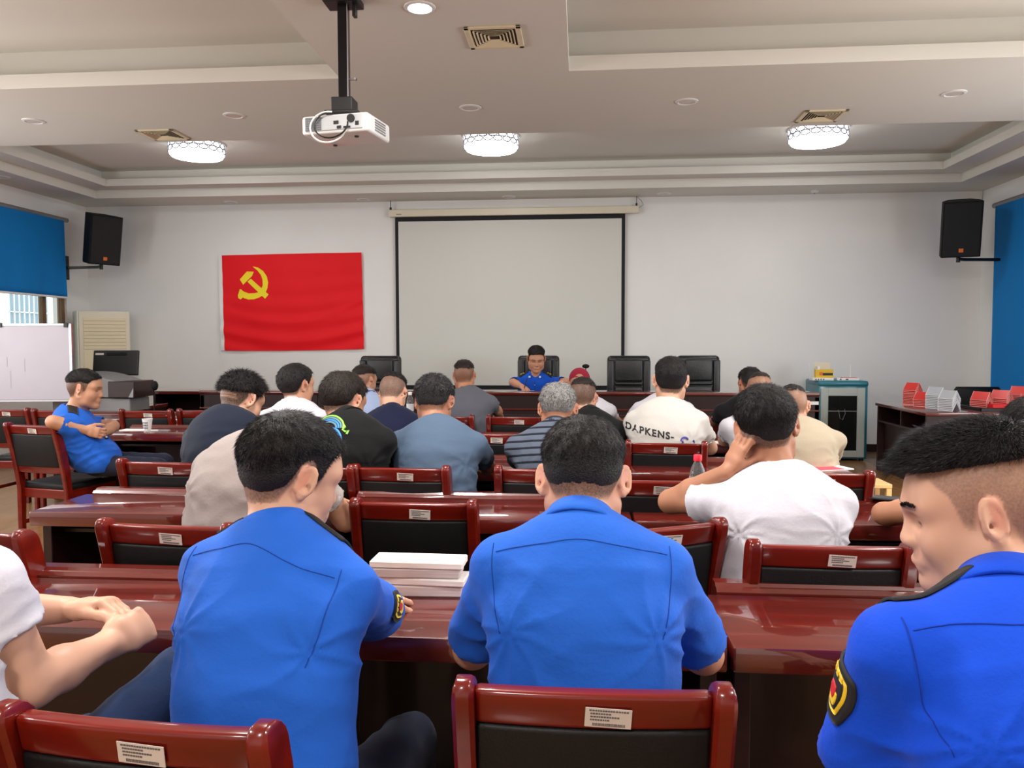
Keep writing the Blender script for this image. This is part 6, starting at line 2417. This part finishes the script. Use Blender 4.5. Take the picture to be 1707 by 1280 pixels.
def swirl(fi, pts, r, mat, name):
    out_ = []
    for x, z in pts:
        p = fi['neck']+fi['right']*x+V3(0, 0, z)
        h_ = on_shirt(fi, p-fi['fwd']*0.6, fi['fwd'], 0.002)
        if h_ is not None:
            out_.append(h_)
    if len(out_) > 3:
        MB().tube(out_, r, 5).build(name, mat, fi['root'])


arc = lambda cx, cz, r1, r2, a0, a1, n=18, rr=0: [(cx+(r1)*math.cos(math.radians(a0+(a1-a0)*i/n)), cz+r2*math.sin(math.radians(a0+(a1-a0)*i/n))) for i in range(n+1)]
for dr_, mt in ((0.0, m_dblue), (0.011, m_dblue), (0.022, m_dgrey)):
    swirl(f10, arc(-0.010, -0.075, 0.062-dr_, 0.062-dr_, -95, 85), 0.0055, mt, 'print_swirl')
for dr_, mt in ((0.0, m_dgreen), (0.011, m_dgrey), (0.022, m_dblue), (0.033, m_dgrey)):
    swirl(f10, arc(-0.030, -0.012, 0.075-dr_, 0.050-dr_*0.8, 0, 165), 0.0045, mt, 'print_swirl')
swirl(f10, [(0.04, 0.005), (0.053, -0.006), (0.045, -0.018), (0.061, -0.026), (0.073, -0.022), (0.069, -0.036)], 0.005, m_dgreen, 'print_edge')
swirl(f10, [(-0.055, -0.145), (-0.025, -0.128), (0.005, -0.138), (0.028, -0.146), (0.01, -0.158), (-0.02, -0.152)], 0.006, m_silver, 'print_edge')
swirl(f10, [(-0.04, -0.18), (-0.025, -0.195), (-0.01, -0.182), (0.008, -0.196), (0.02, -0.18)], 0.008, m_silver, 'print_edge')

# ---- dark red cap
f21 = P[21]
Rh, hd, hs_ = f21['Rh'], f21['head'], f21['hs']
m_cap = cloth_mat('dark_red_cap_cloth', (140, 26, 50), 0.05)
sk_ = Field(*[axis(hd[i]-0.2, hd[i]+0.2, 0.007, []) for i in range(3)])
X_, Y_, Z_ = sk_.grid((slice(None),)*3)
xx, yy, zz = (X_-hd[0])/hs_, (Y_-hd[1])/hs_, (Z_-hd[2])/hs_
qx = xx*Rh[0, 0]+yy*Rh[1, 0]+zz*Rh[2, 0]
qy = xx*Rh[0, 1]+yy*Rh[1, 1]+zz*Rh[2, 1]
qz = xx*Rh[0, 2]+yy*Rh[1, 2]+zz*Rh[2, 2]
dc = ell((0, -0.012, 0.038), I3, (0.086, 0.106, 0.092))[0](qx, qy, qz)
dc = np.maximum(dc, 0.012-qz)
hole_ = np.sqrt((qx/0.034)**2+((qz-0.012)/0.034)**2)-1
dc = np.where((hole_ < 0) & (qy < -0.03), np.maximum(dc, -hole_*0.03), dc)
cv_, cq_ = surface_net(dc.astype(f32), *sk_.ax)
cv_ = relax(cv_, cq_, 1)
capo = thing('baseball_cap', 'dark red baseball cap on the man before the desk microphone', 'cap', tuple(f21['O']+hd))
add_mesh('crown', cv_-hd, cq_, m_cap, capo)
brim = MB()
bp = bmesh.new()
rows = []
for off in (0.0, 0.004):
    rows.append([[bp.verts.new(Rh @ V3(0.075*math.sin(a)*(1-0.1*r_), 0.075*math.cos(a)*0.9+r_*0.075*math.cos(a)**0.5 if math.cos(a) > 0 else 0.0, 0.03-0.02*r_+off-0.02*abs(math.sin(a)))) for a in np.linspace(-1.3, 1.3, 15)] for r_ in (0, 0.5, 1.0)])
for L_ in rows:
    for A_, B_ in zip(L_, L_[1:]):
        for i in range(14):
            bp.faces.new((A_[i], A_[i+1], B_[i+1], B_[i]))
for i in range(14):
    bp.faces.new((rows[0][2][i], rows[0][2][i+1], rows[1][2][i+1], rows[1][2][i]))
brim._add(bp)
brim.build('brim', m_cap, capo, True)
MB().tube([Rh @ V3(0.034*math.cos(a), -0.108, 0.018+0.004*math.sin(a)) for a in np.linspace(0, PI, 8)], 0.005, 6).build('back_strap', m_cap, capo)
MB().sphere(Rh @ V3(0, -0.012, 0.131), 0.008, 8).build('button', m_cap, capo)
